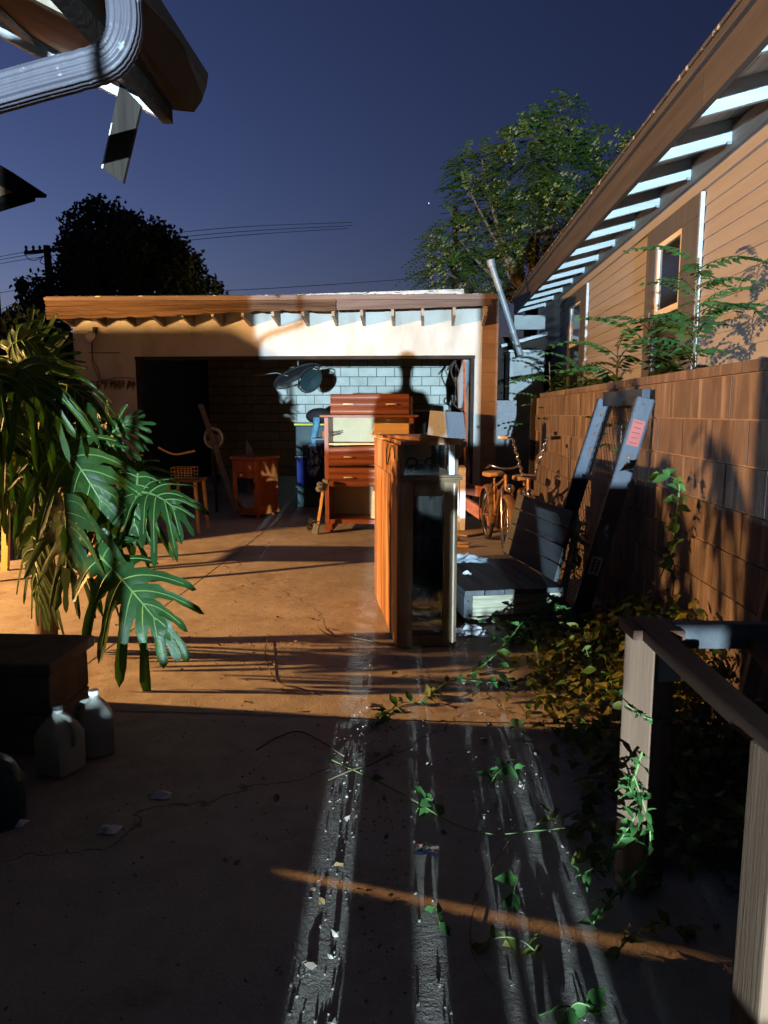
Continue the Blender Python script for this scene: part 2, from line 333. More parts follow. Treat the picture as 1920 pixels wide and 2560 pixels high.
M['leaf_tree'] = mat('tree_leaf', (0.036, 0.098, 0.018), (0.085, 0.110, 0.022), (0.7, 0.7, 0.7), 0.6, 0, trans=0.25, detail=3)
M['flower'] = mat('seed_cluster', (0.27, 0.27, 0.075), (0.17, 0.19, 0.05), (2, 2, 2), 0.7, 0, trans=0.2)
M['philo'] = mat('split_leaf', (0.026, 0.080, 0.020), (0.015, 0.046, 0.012), (5, 5, 5), 0.40, 0.25, 18, spec=0.3, trans=0.42, speck=((0.26, 0.25, 0.05), (9, 9, 9), 0.70), vary=0.25)
M['philo_rib'] = mat('leaf_rib', (0.12, 0.21, 0.06), (0.09, 0.16, 0.045), (5, 5, 5), 0.45, 0.1)
M['petiole'] = mat('leaf_stalk', (0.10, 0.10, 0.045), (0.06, 0.055, 0.03), (5, 5, 5), 0.5, 0.1)
M['vine'] = mat('vine_leaf', (0.065, 0.175, 0.045), (0.045, 0.115, 0.032), (6, 6, 6), 0.5, 0.1, trans=0.3, vary=0.3)
M['vine_dry'] = mat('yellowing_leaf', (0.21, 0.20, 0.045), (0.12, 0.15, 0.04), (1.6, 1.6, 1.6), 0.6, 0.1, trans=0.3, vary=0.3)
M['stem'] = mat('green_stem', (0.20, 0.30, 0.10), (0.14, 0.20, 0.07), (4, 4, 4), 0.6, 0.1)
M['twig'] = mat('brown_twig', (0.16, 0.11, 0.065), (0.09, 0.06, 0.038), (6, 6, 6), 0.8, 0.2)
M['dead'] = mat('dead_leaf', (0.34, 0.22, 0.10), (0.17, 0.10, 0.05), (12, 12, 12), 0.8, 0.2, trans=0.15, vary=0.35)
M['chips'] = mat('ground_litter', (0.38, 0.33, 0.27), (0.13, 0.10, 0.075), (14, 14, 14), 0.85, 0.2)
M['sap'] = mat('sapling_leaf', (0.042, 0.105, 0.028), (0.026, 0.066, 0.018), (3, 3, 3), 0.55, 0, trans=0.25, vary=0.25)
M['paper'] = mat('paper', (0.66, 0.68, 0.70), (0.55, 0.57, 0.60), (9, 9, 9), 0.7, 0.3)
M['film'] = mat('clear_plastic_film', (0.55, 0.66, 0.75), (0.40, 0.5, 0.6), (9, 9, 9), 0.15, 0.6, 30, alpha=0.65)
M['skin'] = mat('skin', (0.45, 0.29, 0.21), (0.38, 0.24, 0.17), (9, 9, 9), 0.6, 0.05)
M['shirt'] = mat('dark_shirt', (0.03, 0.03, 0.035), (0.02, 0.02, 0.024), (9, 9, 9), 0.9, 0.3)
M['peel'] = mat('peeling_paint', (0.50, 0.49, 0.46), (0.36, 0.33, 0.28), (3, 3, 3), 0.9, 0.4, 40)
M['houseside'] = mat('dark_house_wall', (0.055, 0.045, 0.04), (0.04, 0.032, 0.028), (3, 3, 3), 0.9, 0.3)
def smooth_path(P, k=6):
    o = []
    for i in range(len(P) - 1):
        a = P[max(i - 1, 0)]; b = P[i]; c = P[i + 1]; d = P[min(i + 2, len(P) - 1)]
        for j in range(k):
            t = j / k; o.append(0.5 * ((2 * b) + (c - a) * t + (2 * a - 5 * b + 4 * c - d) * t * t + (3 * b - a - 3 * c + d) * t ** 3))
    return o + [P[-1]]
# ================================================================== THE SETTING
ground = struct(MB().box((0, 40, -0.13), (400, 400, 0.10)).build('ground', M['dirt'])); MTX[ground.name] = I4
# concrete yard slabs with open joints between them
ys = [-8.0, -3.2, 0.05, 3.27, 6.9, 10.33, 16.6]
xs = [-6.4, -1.95, 1.39]
for j in range(len(ys) - 1):
    for i in range(2):
        g = 0.006
        mb = MB()
        nx, ny = 16, 16
        x0, x1, y0, y1 = xs[i] + g, xs[i + 1] - g, ys[j] + g, ys[j + 1] - g
        vs = []; fs = []
        for a in range(nx + 1):
            for c in range(ny + 1):
                x = x0 + (x1 - x0) * a / nx; y = y0 + (y1 - y0) * c / ny
                vs.append((x, y, 0.004 * math.sin(x * 2.1 + y * 1.3) + 0.003 * math.sin(y * 3.7 - x * 1.1) - 0.0035))
        for a in range(nx):
            for c in range(ny): fs.append((a * (ny + 1) + c, (a + 1) * (ny + 1) + c, (a + 1) * (ny + 1) + c + 1, a * (ny + 1) + c + 1))
        mb.add(vs, fs)
        mb.b2((x0 + 0.002, y0 + 0.002, -0.075), (x1 - 0.002, y1 - 0.002, -0.012))
        mb.build('slab', M['concrete'], ground, smooth=True)

# ------------------------------------------------------------------ garage
FY, BY = 10.4, 16.4
gar = thing('garage', 'low stucco garage with open doorway and row of rafter tails', 'garage', (-2.0, FY, 0))
XL, XR, OL, OR, OT = -5.09, 0.80, -4.18, 0.69, 2.235
def top(x): return 3.02 - 0.012 * (x + 5)
wl = MB()
wl.b2((XL, FY, 0), (OL, FY + 0.18, 3.0)); wl.b2((OR, FY, 0), (XR, FY + 0.18, 3.0)); wl.b2((OL, FY, OT), (OR, FY + 0.18, 3.0))
wl.build('front_wall', M['stucco'], gar)
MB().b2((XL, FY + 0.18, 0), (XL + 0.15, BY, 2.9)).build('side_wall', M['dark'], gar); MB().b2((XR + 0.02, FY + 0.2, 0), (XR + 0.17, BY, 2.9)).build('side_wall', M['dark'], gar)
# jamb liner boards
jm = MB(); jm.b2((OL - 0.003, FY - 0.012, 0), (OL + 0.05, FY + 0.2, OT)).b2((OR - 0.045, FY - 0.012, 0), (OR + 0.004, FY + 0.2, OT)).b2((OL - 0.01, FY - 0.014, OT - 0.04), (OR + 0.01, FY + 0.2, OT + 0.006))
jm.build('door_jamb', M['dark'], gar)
# block pier at the right corner, one block per course
bm = MB().box((0, 0, 0), (0.215, 0.39, 0.192)).mesh('pier_block', M['blockbrown'])
for k in range(15):
    piece(bm, 'brick', gar, TR((0.912, FY + 0.195, 0.10 + k * 0.2)))
MB().b2((0.81, FY + 0.015, 0), (1.01, FY + 0.38, 3.02)).build('pier_core', M['mortar'], gar)
MB().b2((0.802, FY - 0.006, 3.0), (1.028, FY + 0.40, 3.06)).build('pier_cap', M['blockbrown'], gar)
# roof
MB().add([(-5.2, 9.9, 3.0), (0.93, 9.9, 2.985), (0.93, BY + .3, 2.93), (-5.2, BY + .3, 2.93), (-5.2, 9.9, 3.02), (0.93, 9.9, 3.005), (0.93, BY + .3, 2.95), (-5.2, BY + .3, 2.95)],
         [(0, 3, 2, 1), (4, 5, 6, 7), (0, 1, 5, 4), (1, 2, 6, 5), (2, 3, 7, 6), (3, 0, 4, 7)]).build('roof', M['roofing'], gar)
p0, p1 = at(560, 742, 10.6), at(1160, 722, 10.6)
fl = MB(); fl.add([(p0.x, 10.6, 3.0), (p1.x, 10.6, 3.0), (p1.x, 10.6, p1.z), (p0.x, 10.6, p0.z), (p0.x, 10.66, 3.0), (p1.x, 10.66, 3.0), (p1.x, 10.66, p1.z), (p0.x, 10.66, p0.z)],
                  [(0, 1, 2, 3), (4, 7, 6, 5), (0, 4, 5, 1), (1, 5, 6, 2), (2, 6, 7, 3), (3, 7, 4, 0)])
fl.build('parapet_flashing', M['flash'], gar)
# fascia: rotten lower board with a ragged edge, plus a trim strip on top
rg = random.Random(3)
def ragged_board(x0, x1, zt0, zt1, zb0, zb1, y, th, rough_amt, name, m, seed, n=90):
    r = random.Random(seed); vs = []; fs = []; NR = 9
    ph = [[(r.uniform(0, 6.28), r.uniform(1.2, 4.0), r.uniform(.3, 1)) for _ in range(3)] for _ in range(NR + 1)]
    for i in range(n + 1):
        u = i / n; x = x0 + (x1 - x0) * u
        def wob(k): return sum(a * math.sin(f * x + p) for p, f, a in ph[k]) / 2
        zt = zt0 + (zt1 - zt0) * u; zb = zb0 + (zb1 - zb0) * u + rough_amt * (wob(NR) + (.8 * abs(math.sin(x * 9.0)) ** 9))
        for jz in range(NR):
            t = jz / (NR - 1); z = zt + (zb - zt) * (t + (0.06 * wob(jz) * rough_amt / .018 if 0 < jz < NR - 1 else 0))
            vs.append((x, y + (rough_amt * (-.9 if jz % 2 else .5) + rough_amt * .6 * wob(jz) if jz > 0 else 0), z))
        vs.append((x, y + th, zb)); vs.append((x, y + th, zt))
    K = NR + 2
    for i in range(n):
        for k in range(K): fs.append((i * K + k, i * K + (k + 1) % K, (i + 1) * K + (k + 1) % K, (i + 1) * K + k))
    fs.append(tuple(range(K))[::-1]); fs.append(tuple(n * K + k for k in range(K)))
    return MB().add(vs, fs).build(name, m, gar)
ragged_board(-5.19, -1.2, 2.955, 2.935, 2.70, 2.80, 9.865, 0.04, 0.018, 'fascia_board', M['fascia'], 5, 150)
ragged_board(-1.19, 0.87, 2.935, 2.925, 2.80, 2.845, 9.868, 0.04, 0.005, 'fascia_board', M['trim_brown'], 6, 50)
MB().add([(-5.2, 9.84, 2.953), (0.93, 9.84, 2.925), (0.93, 9.84, 2.99), (-5.2, 9.84, 2.998), (-5.2, 9.90, 2.953), (0.93, 9.90, 2.925), (0.93, 9.90, 2.99), (-5.2, 9.90, 2.998)],
         [(0, 1, 2, 3), (4, 7, 6, 5), (0, 4, 5, 1), (1, 5, 6, 2), (2, 6, 7, 3), (3, 7, 4, 0)]).build('fascia_trim', M['trim_brown'], gar)
# rafter tails, read from their lower corner at the wall
for px in (185, 264, 338, 410, 482, 555, 627, 699, 771, 843, 911, 985, 1057, 1132, 1207):
    x = at(px, 818, FY).x
    zb = 2.665 - 0.004 * (x + 5)
    rt = MB(); h = 0.02
    poly = [(FY - 0.001, zb), (9.93, zb + 0.085), (9.93, 2.94), (FY - 0.001, 2.985)]
    rt.add([(x - h, y, z) for y, z in poly] + [(x + h, y, z) for y, z in poly], [(0, 1, 2, 3), (7, 6, 5, 4), (0, 4, 5, 1), (1, 5, 6, 2), (2, 6, 7, 3), (3, 7, 4, 0)])
    rt.build('rafter_tail', M['rafter'], gar)
# back wall: dark joint sheet with painted blocks proud of it
MB().b2((XL + 0.15, BY, 0), (XR, BY + 0.2, 2.92)).build('back_wall', M['blockjoint'], gar)
bw = MB().box((0, 0, 0), (0.388, 0.05, 0.186)).mesh('painted_block', M['blockwhite'])
bh = MB().box((0, 0, 0), (0.19, 0.05, 0.186)).mesh('painted_half_block', M['blockwhite'])
for k in range(14):
    off = 0.2 if k % 2 else 0.0
    x = -4.72 + off
    if off: piece(bh, 'brick', gar, TR((-4.72 - 0.105, BY - 0.012, 0.10 + k * 0.203)))
    while x < XR - 0.1:
        if x + 0.2 < XR + 0.02: piece(bw, 'brick', gar, TR((x, BY - 0.012 + rg.uniform(-.004, .004), 0.10 + k * 0.203)))
        x += 0.404
# ceiling joists and lintel beam inside
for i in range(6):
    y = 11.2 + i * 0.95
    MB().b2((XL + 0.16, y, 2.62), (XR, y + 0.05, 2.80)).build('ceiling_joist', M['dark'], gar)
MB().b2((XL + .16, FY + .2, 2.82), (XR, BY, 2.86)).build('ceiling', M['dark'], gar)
# brown boards of the inside right wall
for i in range(7):
    MB().b2((0.60 + 0.01 * (i % 2), FY + 0.22 + i * 0.22, 0.1), (0.63 + 0.01 * (i % 2), FY + 0.42 + i * 0.22, 2.2)).build('lining_board', M['redwood'] if i % 3 else M['weather'], gar)

# ------------------------------------------------------------------ right neighbour house
HX = 2.2; FX = 1.65
hr = thing('house', 'tan clapboard house with pale rafter tails under its long eave', 'house', (HX, 9.0, 0))
rows = 26; ex = 0.127
plank = MB().add([(0.0, -5.7, 0), (0.0, 5.7, 0), (0.014, 5.7, ex + 0.012), (0.014, -5.7, ex + 0.012), (0.022, -5.7, 0), (0.022, 5.7, 0), (0.022, 5.7, ex + 0.012), (0.022, -5.7, ex + 0.012)],
                 [(0, 3, 2, 1), (4, 5, 6, 7), (0, 1, 5, 4), (2, 3, 7, 6), (0, 4, 7, 3), (1, 2, 6, 5)]).mesh('siding_plank', M['siding'])
for k in range(rows - 1):
    piece(plank, 'siding_plank', hr, TR((HX - 0.018, 8.75, k * ex)))
MB().b2((HX + 0.006, 2.9, 0), (HX + 5.0, 14.6, 3.5)).build('wall', M['siding'], hr)
MB().b2((HX - 0.035, 3.05, 3.178), (HX + 0.02, 14.45, 3.29)).build('frieze_board', M['siding'], hr)
MB().b2((HX - 0.02, 3.05, 3.295), (HX + 0.03, 14.45, 3.46)).build('top_plate', M['eave_grey'], hr)
MB().b2((HX - 0.045, 14.35, 0), (HX + 0.05, 14.50, 3.29)).build('corner_board', M['casing'], hr)
# fascia, tapering look comes from perspective
ys_f = [2.3, 4.6, 7.6, 10.6, 13.6]
for a, b in zip(ys_f[:-1], ys_f[1:]):
    MB().b2((FX - 0.045, a + 0.0015, 3.215), (FX, b - 0.0015, 3.445)).build('fascia_board', M['fascia_r'], hr, bevel=0.004)
MB().b2((FX - 0.075, 2.3, 3.447), (FX + 0.02, 13.62, 3.50)).build('drip_edge', M['fascia_r'], hr, bevel=0.006)
# roof deck underside boards (run along the house), sloping up to the wall
sl = 0.13 / 0.55
def deck(x): return 3.40 + (x - FX) * sl
for i in range(5):
    xa = FX + 0.002 + i * 0.122; xb = xa + 0.118
    MB().add([(xa, 2.3, deck(xa)), (xb, 2.3, deck(xb)), (xb, 13.6, deck(xb)), (xa, 13.6, deck(xa)), (xa, 2.3, deck(xa) + .02), (xb, 2.3, deck(xb) + .02), (xb, 13.6, deck(xb) + .02), (xa, 13.6, deck(xa) + .02)],
             [(0, 3, 2, 1), (4, 5, 6, 7), (0, 1, 5, 4), (1, 2, 6, 5), (2, 3, 7, 6), (3, 0, 4, 7)]).build('soffit_board', M['eave_grey'], hr)
MB().add([(FX - .08, 2.3, 3.505), (HX + 3.5, 2.3, 4.35), (HX + 3.5, 13.62, 4.35), (FX - .08, 13.62, 3.505), (FX - .08, 2.3, 3.53), (HX + 3.5, 2.3, 4.37), (HX + 3.5, 13.62, 4.37), (FX - .08, 13.62, 3.53)],
         [(0, 3, 2, 1), (4, 5, 6, 7), (0, 1, 5, 4), (1, 2, 6, 5), (2, 3, 7, 6), (3, 0, 4, 7)]).build('roof', M['roofing'], hr)
for k in range(14):
    y = 3.22 + k * 0.80; poly = [(FX + 0.001, 3.235), (HX - 0.022, 3.235 + 0.13), (HX - 0.022, deck(HX - 0.022) - 0.002), (FX + 0.001, deck(FX) - 0.002)]
    h = 0.022
    rt = MB().add([(x, y - h, z) for x, z in poly] + [(x, y + h, z) for x, z in poly], [(0, 1, 2, 3), (7, 6, 5, 4), (0, 4, 5, 1), (1, 5, 6, 2), (2, 6, 7, 3), (3, 7, 4, 0)]).build('rafter_tail', M['eave_blue'], hr)
    MB().box((HX - 0.045, y - h - 0.012, 3.352), (0.03, 0.024, 0.022)).build('hanger', M['galv'], rt)
def window(y0, y1, z0, z1, py0, py1, pz0, pz1):
    wn = MB().b2((HX - 0.055, y0, z1 - 0.17), (HX - 0.02, y1, z1)).b2((HX - 0.055, py1, z0), (HX - 0.02, y1, z1 - 0.172)).b2((HX - 0.055, y0, z0), (HX - 0.02, py0, z1 - 0.172)).build('window', M['casing'], hr, bevel=0.003)
    f = 0.055
    MB().b2((HX - 0.045, py0 + .002, pz1 - f), (HX - 0.012, py1 - .002, pz1)).b2((HX - 0.045, py0 + .002, pz0), (HX - 0.012, py1 - .002, pz0 + f)).b2((HX - 0.045, py0 + .002, pz0 + f), (HX - 0.012, py0 + f, pz1 - f)).b2((HX - 0.045, py1 - f, pz0 + f), (HX - 0.012, py1 - .002, pz1 - f)).build('frame', M['vinyl'], wn, bevel=0.004)
    MB().b2((HX - 0.026, py0 + f - .01, pz0 + f - .01), (HX - 0.022, py1 - f + .01, pz1 - f + .01)).build('pane', M['pane'], wn)
    MB().b2((HX - 0.05, y0 - 0.014, z0), (HX - 0.019, y0 - 0.002, z1)).build('lit_edge', M['eave_blue'], wn)  # pale strip stands for the casing edge lit by the cold lamp
    # lower sash below the meeting rail
    MB().b2((HX - 0.035, py0 + .004, z0), (HX - 0.012, py1 - .004, pz0 - 0.002)).build('lower_sash', M['pane'], wn)
window(6.07, 7.42, 1.55, 3.16, 6.45, 7.14, 2.33, 3.0)
window(10.1, 11.5, 1.55, 3.16, 10.45, 11.2, 2.40, 3.02)

# ------------------------------------------------------------------ block wall on the right
WX = 1.40
bwl = thing('block_wall', 'stained brown concrete block wall below the tan house', 'wall', (WX, 5.5, 0))
MB().b2((WX + 0.012, 1.0, -0.05), (WX + 0.18, 9.30, 1.62)).build('mortar_core', M['mortar'], bwl)
blk = MB().box((0, 0, 0), (0.20, 0.398, 0.195)); blm = blk.mesh('wall_block', M['block'])
hlf = MB().box((0, 0, 0), (0.20, 0.195, 0.195)).mesh('wall_half_block', M['block'])
for k in range(8):
    y = 1.0 + (0.2 if k % 2 else 0.4)
    while y < 9.25:
        q = piece(blm, 'brick', bwl, TR((WX + 0.10 + rg.uniform(-.003, .003), y, 0.1 + k * 0.2025)))
        y += 0.4045
cap = MB().box((0, 0, 0), (0.215, 0.80, 0.05)).mesh('cap_block', M['block'])
y = 1.3
while y < 9.2:
    piece(cap, 'cap_block', bwl, TR((WX + 0.10, y, 1.646))); y += 0.8045
MB().b2((WX - 0.05, 9.31, 0), (WX + 0.25, 9.42, 1.62)).build('end_post', M['dark'], bwl)

# ------------------------------------------------------------------ left house corner with gutter and downspout
EZ = 3.0
hl = thing('house', 'near house corner with dark gutter and grey downspout above the yard', 'house', (-2.2, 3.0, 0))
wlm = MB(); wlm.b2((-2.25, 2.57, 0), (-2.15, 3.42, 3.3)); wlm.b2((-2.25, -7.0, 0), (-2.15, 2.50, 3.3)); wlm.b2((-6.5, 2.2, 0), (-2.26, 2.33, 3.3)); wlm.b2((-2.25, 2.5005, .86), (-2.15, 2.5695, 3.3)); wlm.b2((-2.25, 2.5005, 0), (-2.15, 2.5695, .58))  # slit added in the unseen wall to cast the warm band
wlm.build('wall', M['houseside'], hl)
# eave pieces, placed from their corners
def slab4(name, m, pts, th, parent=hl, bevel=0, nrm=None):
    pts = [V(p) for p in pts]; n = nrm or (pts[1] - pts[0]).cross(pts[2] - pts[0]).normalized() * th
    k = len(pts)
    return MB().add(pts + [p + n for p in pts], [tuple(range(k)), tuple(range(k, 2 * k))[::-1]] + [(i, i + k, (i + 1) % k + k, (i + 1) % k) for i in range(k)]).build(name, m, parent, bevel=bevel)
YE = 3.40
gx, gz = at(440, 300, YE).x, at(440, 310, YE).z      # end of the tarred fascia
fa = at(430, 245, YE); fb = at(378, 308, YE)
# fascia board along Y
MB().b2((fa.x - 0.045, -3.0, fb.z - 0.005), (fa.x, YE, fb.z + 0.20)).build('fascia_board', M['tar'], hl)
# gutter: K profile extruded along Y, open at its end
g0 = at(545, 240, YE)
prof = [(0.0, 0.12), (0.0, 0.0), (0.075, -0.01), (0.10, 0.03), (0.125, 0.075), (0.13, 0.12), (0.118, 0.12), (0.113, 0.078), (0.09, 0.038), (0.07, 0.004), (0.012, 0.012), (0.012, 0.12)]
gxx = fa.x + 0.006; gzz = at(470, 275, YE).z
pr = [(gxx + x * 1.25, gzz + z * 1.25) for x, z in prof]; n = len(pr)
rgt = random.Random(9); yend = [YE + rgt.uniform(-0.008, 0.012) for _ in pr]
MB().add([(x, -3.0, z) for x, z in pr] + [(x, ye, z) for (x, z), ye in zip(pr, yend)], [(i, (i + 1) % n, n + (i + 1) % n, n + i) for i in range(n)] + [tuple(range(n))]).build('gutter', M['gutter'], hl)
# soffit sheet sloping up to the left
e0 = V((fa.x - 0.047, YE - 0.05, fb.z + 0.06)); pitch = 0.5
slab4('soffit', M['ply'], [(e0.x, -3.0, e0.z), (e0.x, YE - 0.02, e0.z), (e0.x - 2.2, YE - 0.02, e0.z + 2.2 * pitch), (e0.x - 2.2, -3.0, e0.z + 2.2 * pitch)], 0.02, nrm=V((0, 0, 0.02)))
slab4('roof', M['roofing'], [(gxx + .05, -3.0, e0.z + .1), (gxx + .05, YE + 0.03, e0.z + .1), (gxx - 2.6, YE + 0.03, e0.z + .1 + 2.65 * pitch), (gxx - 2.6, -3.0, e0.z + .1 + 2.65 * pitch)], 0.03, nrm=V((0, 0, 0.03)))
# end rafter, white side toward the yard entrance
def rafter_end(y, name, m):
    a = V((fa.x - 0.05, y, fb.z + 0.02)); d = 2.0; hgt = 0.13
    return slab4(name, m, [(a.x, y, a.z - 0.02), (a.x - d, y, a.z - 0.02 + d * pitch), (a.x - d, y, a.z + d * pitch + hgt - 0.06), (a.x, y, a.z + hgt - 0.085)], 0.04, nrm=V((0, 0.04, 0)))
rafter_end(YE - 0.09, 'rafter', M['whitewood']); rafter_end(YE - 0.90, 'rafter', M['rafter']); 
slab4('soffit_batten', M['whitewood'], [(e0.x - .52, 1.4, e0.z + .52 * pitch - .028), (e0.x - .52, YE - .1, e0.z + .52 * pitch - .028), (e0.x - .58, YE - .1, e0.z + .58 * pitch - .028), (e0.x - .58, 1.4, e0.z + .58 * pitch - .028)], 0.02, nrm=V((0, 0, .02)))
# hanging loose board
yb = YE - 0.115
q = [at(300, 208, yb), at(352, 262, yb), at(307, 457, yb), at(253, 420, yb)]
hb = slab4('loose_board', M['loose'], q, 0.02, nrm=V((0, 0.022, 0)))
slab4('board_edge', M['whitewood'], [at(278, 307, yb - .001), at(281, 307, yb - .001), at(257, 421, yb - .001), at(253, 420, yb - .001)], 0.02, nrm=V((0, 0.02, 0)))
# downspout: fluted rectangular pipe swept along a bend
def fluted(path, wv, hv, name):
    n = 96; prof = []
    for k in range(n):
        a = 2 * math.pi * k / n; c, s_ = math.cos(a), math.sin(a)
        r = 1 / max(abs(c) ** 4 + abs(s_) ** 4, 1e-6) ** 0.25
        fl_ = 1 - 0.10 * (0.5 + 0.5 * math.cos(a * 16))
        prof.append((c * r * fl_ * wv, s_ * r * fl_ * hv))
    vs = []; fs = []; path = [V(p) for p in path]; m = len(path); up = V((0, 1, 0))
    for i, p in enumerate(path):
        t = (path[min(i + 1, m - 1)] - path[max(i - 1, 0)]).normalized(); s_ = up; u = t.cross(s_).normalized(); s_ = u.cross(t)
        cr = 1 - (0.04 if (14 < i < 33 and i % 2 == 0) else 0)
        for a, b in prof: vs.append(p + s_ * a * cr + u * b * cr)
    for i in range(m - 1):
        for k in range(n): fs.append((i * n + k, i * n + (k + 1) % n, (i + 1) * n + (k + 1) % n, (i + 1) * n + k))
    fs += [tuple(range(n))[::-1], tuple((m - 1) * n + k for k in range(n))]
    return MB().add(vs, fs).build(name, M['pipe'], hl, smooth=True)
YD = 2.50
cp = [at(308, -60, YD), at(310, 10, YD), at(313, 60, YD), at(305, 105, YD), at(280, 145, YD), at(235, 167, YD), at(120, 198, YD), at(20, 226, YD), at(-90, 258, YD), at(-150, 290, YD), at(-175, 350, YD), at(-180, 900, YD), at(-180, 1900, YD)]
fluted(smooth_path(cp), 0.049, 0.052, 'downspout')
# another roof corner further along, dark against the sky
nb = thing('house', 'far roof corner poking in at the left edge below the gutter', 'house', at(-60, 470, 16))
y7 = 16.0
slab4('roof', M['tar'], [at(-160, 340, y7), at(0, 412, y7), at(88, 470, y7), at(85, 478, y7), at(-160, 478, y7)], 0.1, parent=nb, nrm=V((0, 0.5, 0)))
slab4('eave_soffit', M['tar'], [at(-160, 470, y7 - .02), at(64, 470, y7 - .02), at(64, 490, y7 - .02), at(0, 509, y7 - .02), at(-160, 560, y7 - .02)], 0.1, parent=nb, nrm=V((0, 0.4, 0)))
slab4('gable_wall', M['ply'], [at(-160, 420, y7 - .05), at(-10, 460, y7 - .05), at(32, 480, y7 - .05), at(0, 490, y7 - .05), at(-160, 520, y7 - .05)], 0.02, parent=nb, nrm=V((0, 0.03, 0)))
a7 = at(-160, 500, y7); MB().b2((a7.x - 1.0, y7 + .1, 0), (a7.x, y7 + 2.2, a7.z)).build('wall', M['houseside'], nb)

# ------------------------------------------------------------------ outside the frame: what shapes the light
# unseen shed added at the left to block the sodium lamp from the garage
sh = thing('blocker_shed', 'small dark shed added to block lamp light, unseen left of the garage', 'shed', (-5.9, 7.2, 0))
MB().prism([(-6.8, 0), (-5.02, 0), (-5.02, 1.80), (-5.94, 2.38), (-6.8, 2.38)], 2.7, Matrix.Translation((0, 8.6, 0)) @ Matrix.Rotation(R(90), 4, 'X')).build('wall', M['houseside'], sh)
MB().prism([(-4.92, 1.76), (-4.90, 1.80), (-5.93, 2.44), (-6.9, 2.44), (-6.9, 2.385), (-5.945, 2.385)], 2.8, Matrix.Translation((0, 8.65, 0)) @ Matrix.Rotation(R(90), 4, 'X')).build('roof', M['roofing'], sh)
# unseen board fence added behind the photographer, its gaps shape the white light
fn = thing('blocker_fence', 'board fence added behind the viewpoint, its gaps shaping the light, outside the picture', 'fence', (0, -3.0, 0))
def board(x0, x1, z0, z1): MB().b2((x0 + .0005, -3.012, z0), (x1 - .0005, -2.988, z1)).build('board', M['weather'], fn)
x = -2.1
while x < -1.09: board(x, min(x + 0.14, -1.08), 0, 2.4); x += 0.14
board(-1.08, -0.95, 1.40, 2.4)
for a, b, h in [(-1.08, -0.98, .74), (-0.98, -0.885, .72), (-0.885, -0.78, .47), (-0.78, -0.67, .44)]: board(a, b, 0, h)
board(0.118, 0.172, 0.35, 1.0)
segs = [(-0.67, -0.53), (-0.53, -0.39), (-0.39, -0.25), (-0.25, -0.115), (0.012, 0.118), (0.172, 0.285)]
for a, b in segs: board(a, b, 0.0, 1.0 + 0.01 * math.sin(a * 20))
for a, b in [(0.30, 0.334), (0.352, 0.392), (0.425, 0.455), (0.475, 0.56), (0.56, 0.76)]: board(a, b, 0.0, 0.44)
for a, b in [(0.30, 0.43), (0.43, 0.56), ]: board(a, b, 0.73, 1.0)
board(0.56, 0.60, 0.87, 1.0); board(0.60, 0.74, 0.87, 2.1); board(0.74, 0.76, 0.87, 1.0)
x = 0.76
while x < 2.0: board(x, x + 0.13, 0, 1.0); x += 0.13
MB().b2((-2.1, -3.05, 0.70), (-1.08, -3.013, 0.79)).b2((-0.67, -3.05, 0.9), (2.0, -3.013, 0.98)).build('rail', M['weather'], fn)
for x in (-2.1, -1.13, 2.0): MB().b2((x - .045, -3.15, 0), (x + .045, -3.052, 2.4 if x < 0 else 1.1)).build('post', M['weather'], fn)
dp = thing('drain_pipe', 'bent drain pipe beside the board fence, outside the picture', 'pipe', (-.945, -2.9, 0))
MB().tube(smooth_path([V((-.62, -2.9, 1.84)), V((-.74, -2.9, 1.80)), V((-.86, -2.9, 1.765)), V((-.92, -2.9, 1.73)), V((-.945, -2.9, 1.66)), V((-.945, -2.9, 1.2)), V((-.945, -2.9, 0))], 6), .022, 10).build('tube', M['galv'], dp, smooth=True); MB().tube([(-.62, -2.9, 1.83), (-.62, -2.9, 2.39), (-1.0, -2.95, 2.39)], .02).build('upper_tube', M['galv'], dp)
# lamp fixtures
fx = thing('flood_lamp', 'white work lamp on a short stand behind the viewpoint, outside the picture', 'lamp', (COLD.x, COLD.y, 0))
MB().tube([(COLD.x, COLD.y - 0.05, 0.02), (COLD.x, COLD.y - 0.05, 0.9)], 0.02).build('pole', M['galv'], fx)
MB().box((COLD.x, COLD.y - 0.05, 0.015), (0.4, 0.4, 0.03)).build('base', M['galv'], fx)
MB().b2((COLD.x - .14, COLD.y - .14, .88), (COLD.x + .14, COLD.y - .02, 1.12)).build('housing', M['rubber'], fx)
sx = thing('sodium_lamp', 'orange yard lamp on a post left of the yard, outside the picture', 'lamp', (WARM.x, WARM.y, 0))
MB().tube([(WARM.x - .1, WARM.y, 0), (WARM.x - .1, WARM.y, WARM.z)], 0.04).build('pole', M['galv'], sx)
MB().b2((WARM.x - .2, WARM.y - .1, WARM.z - .02), (WARM.x + .02, WARM.y + .1, WARM.z + .14)).build('housing', M['galv'], sx)

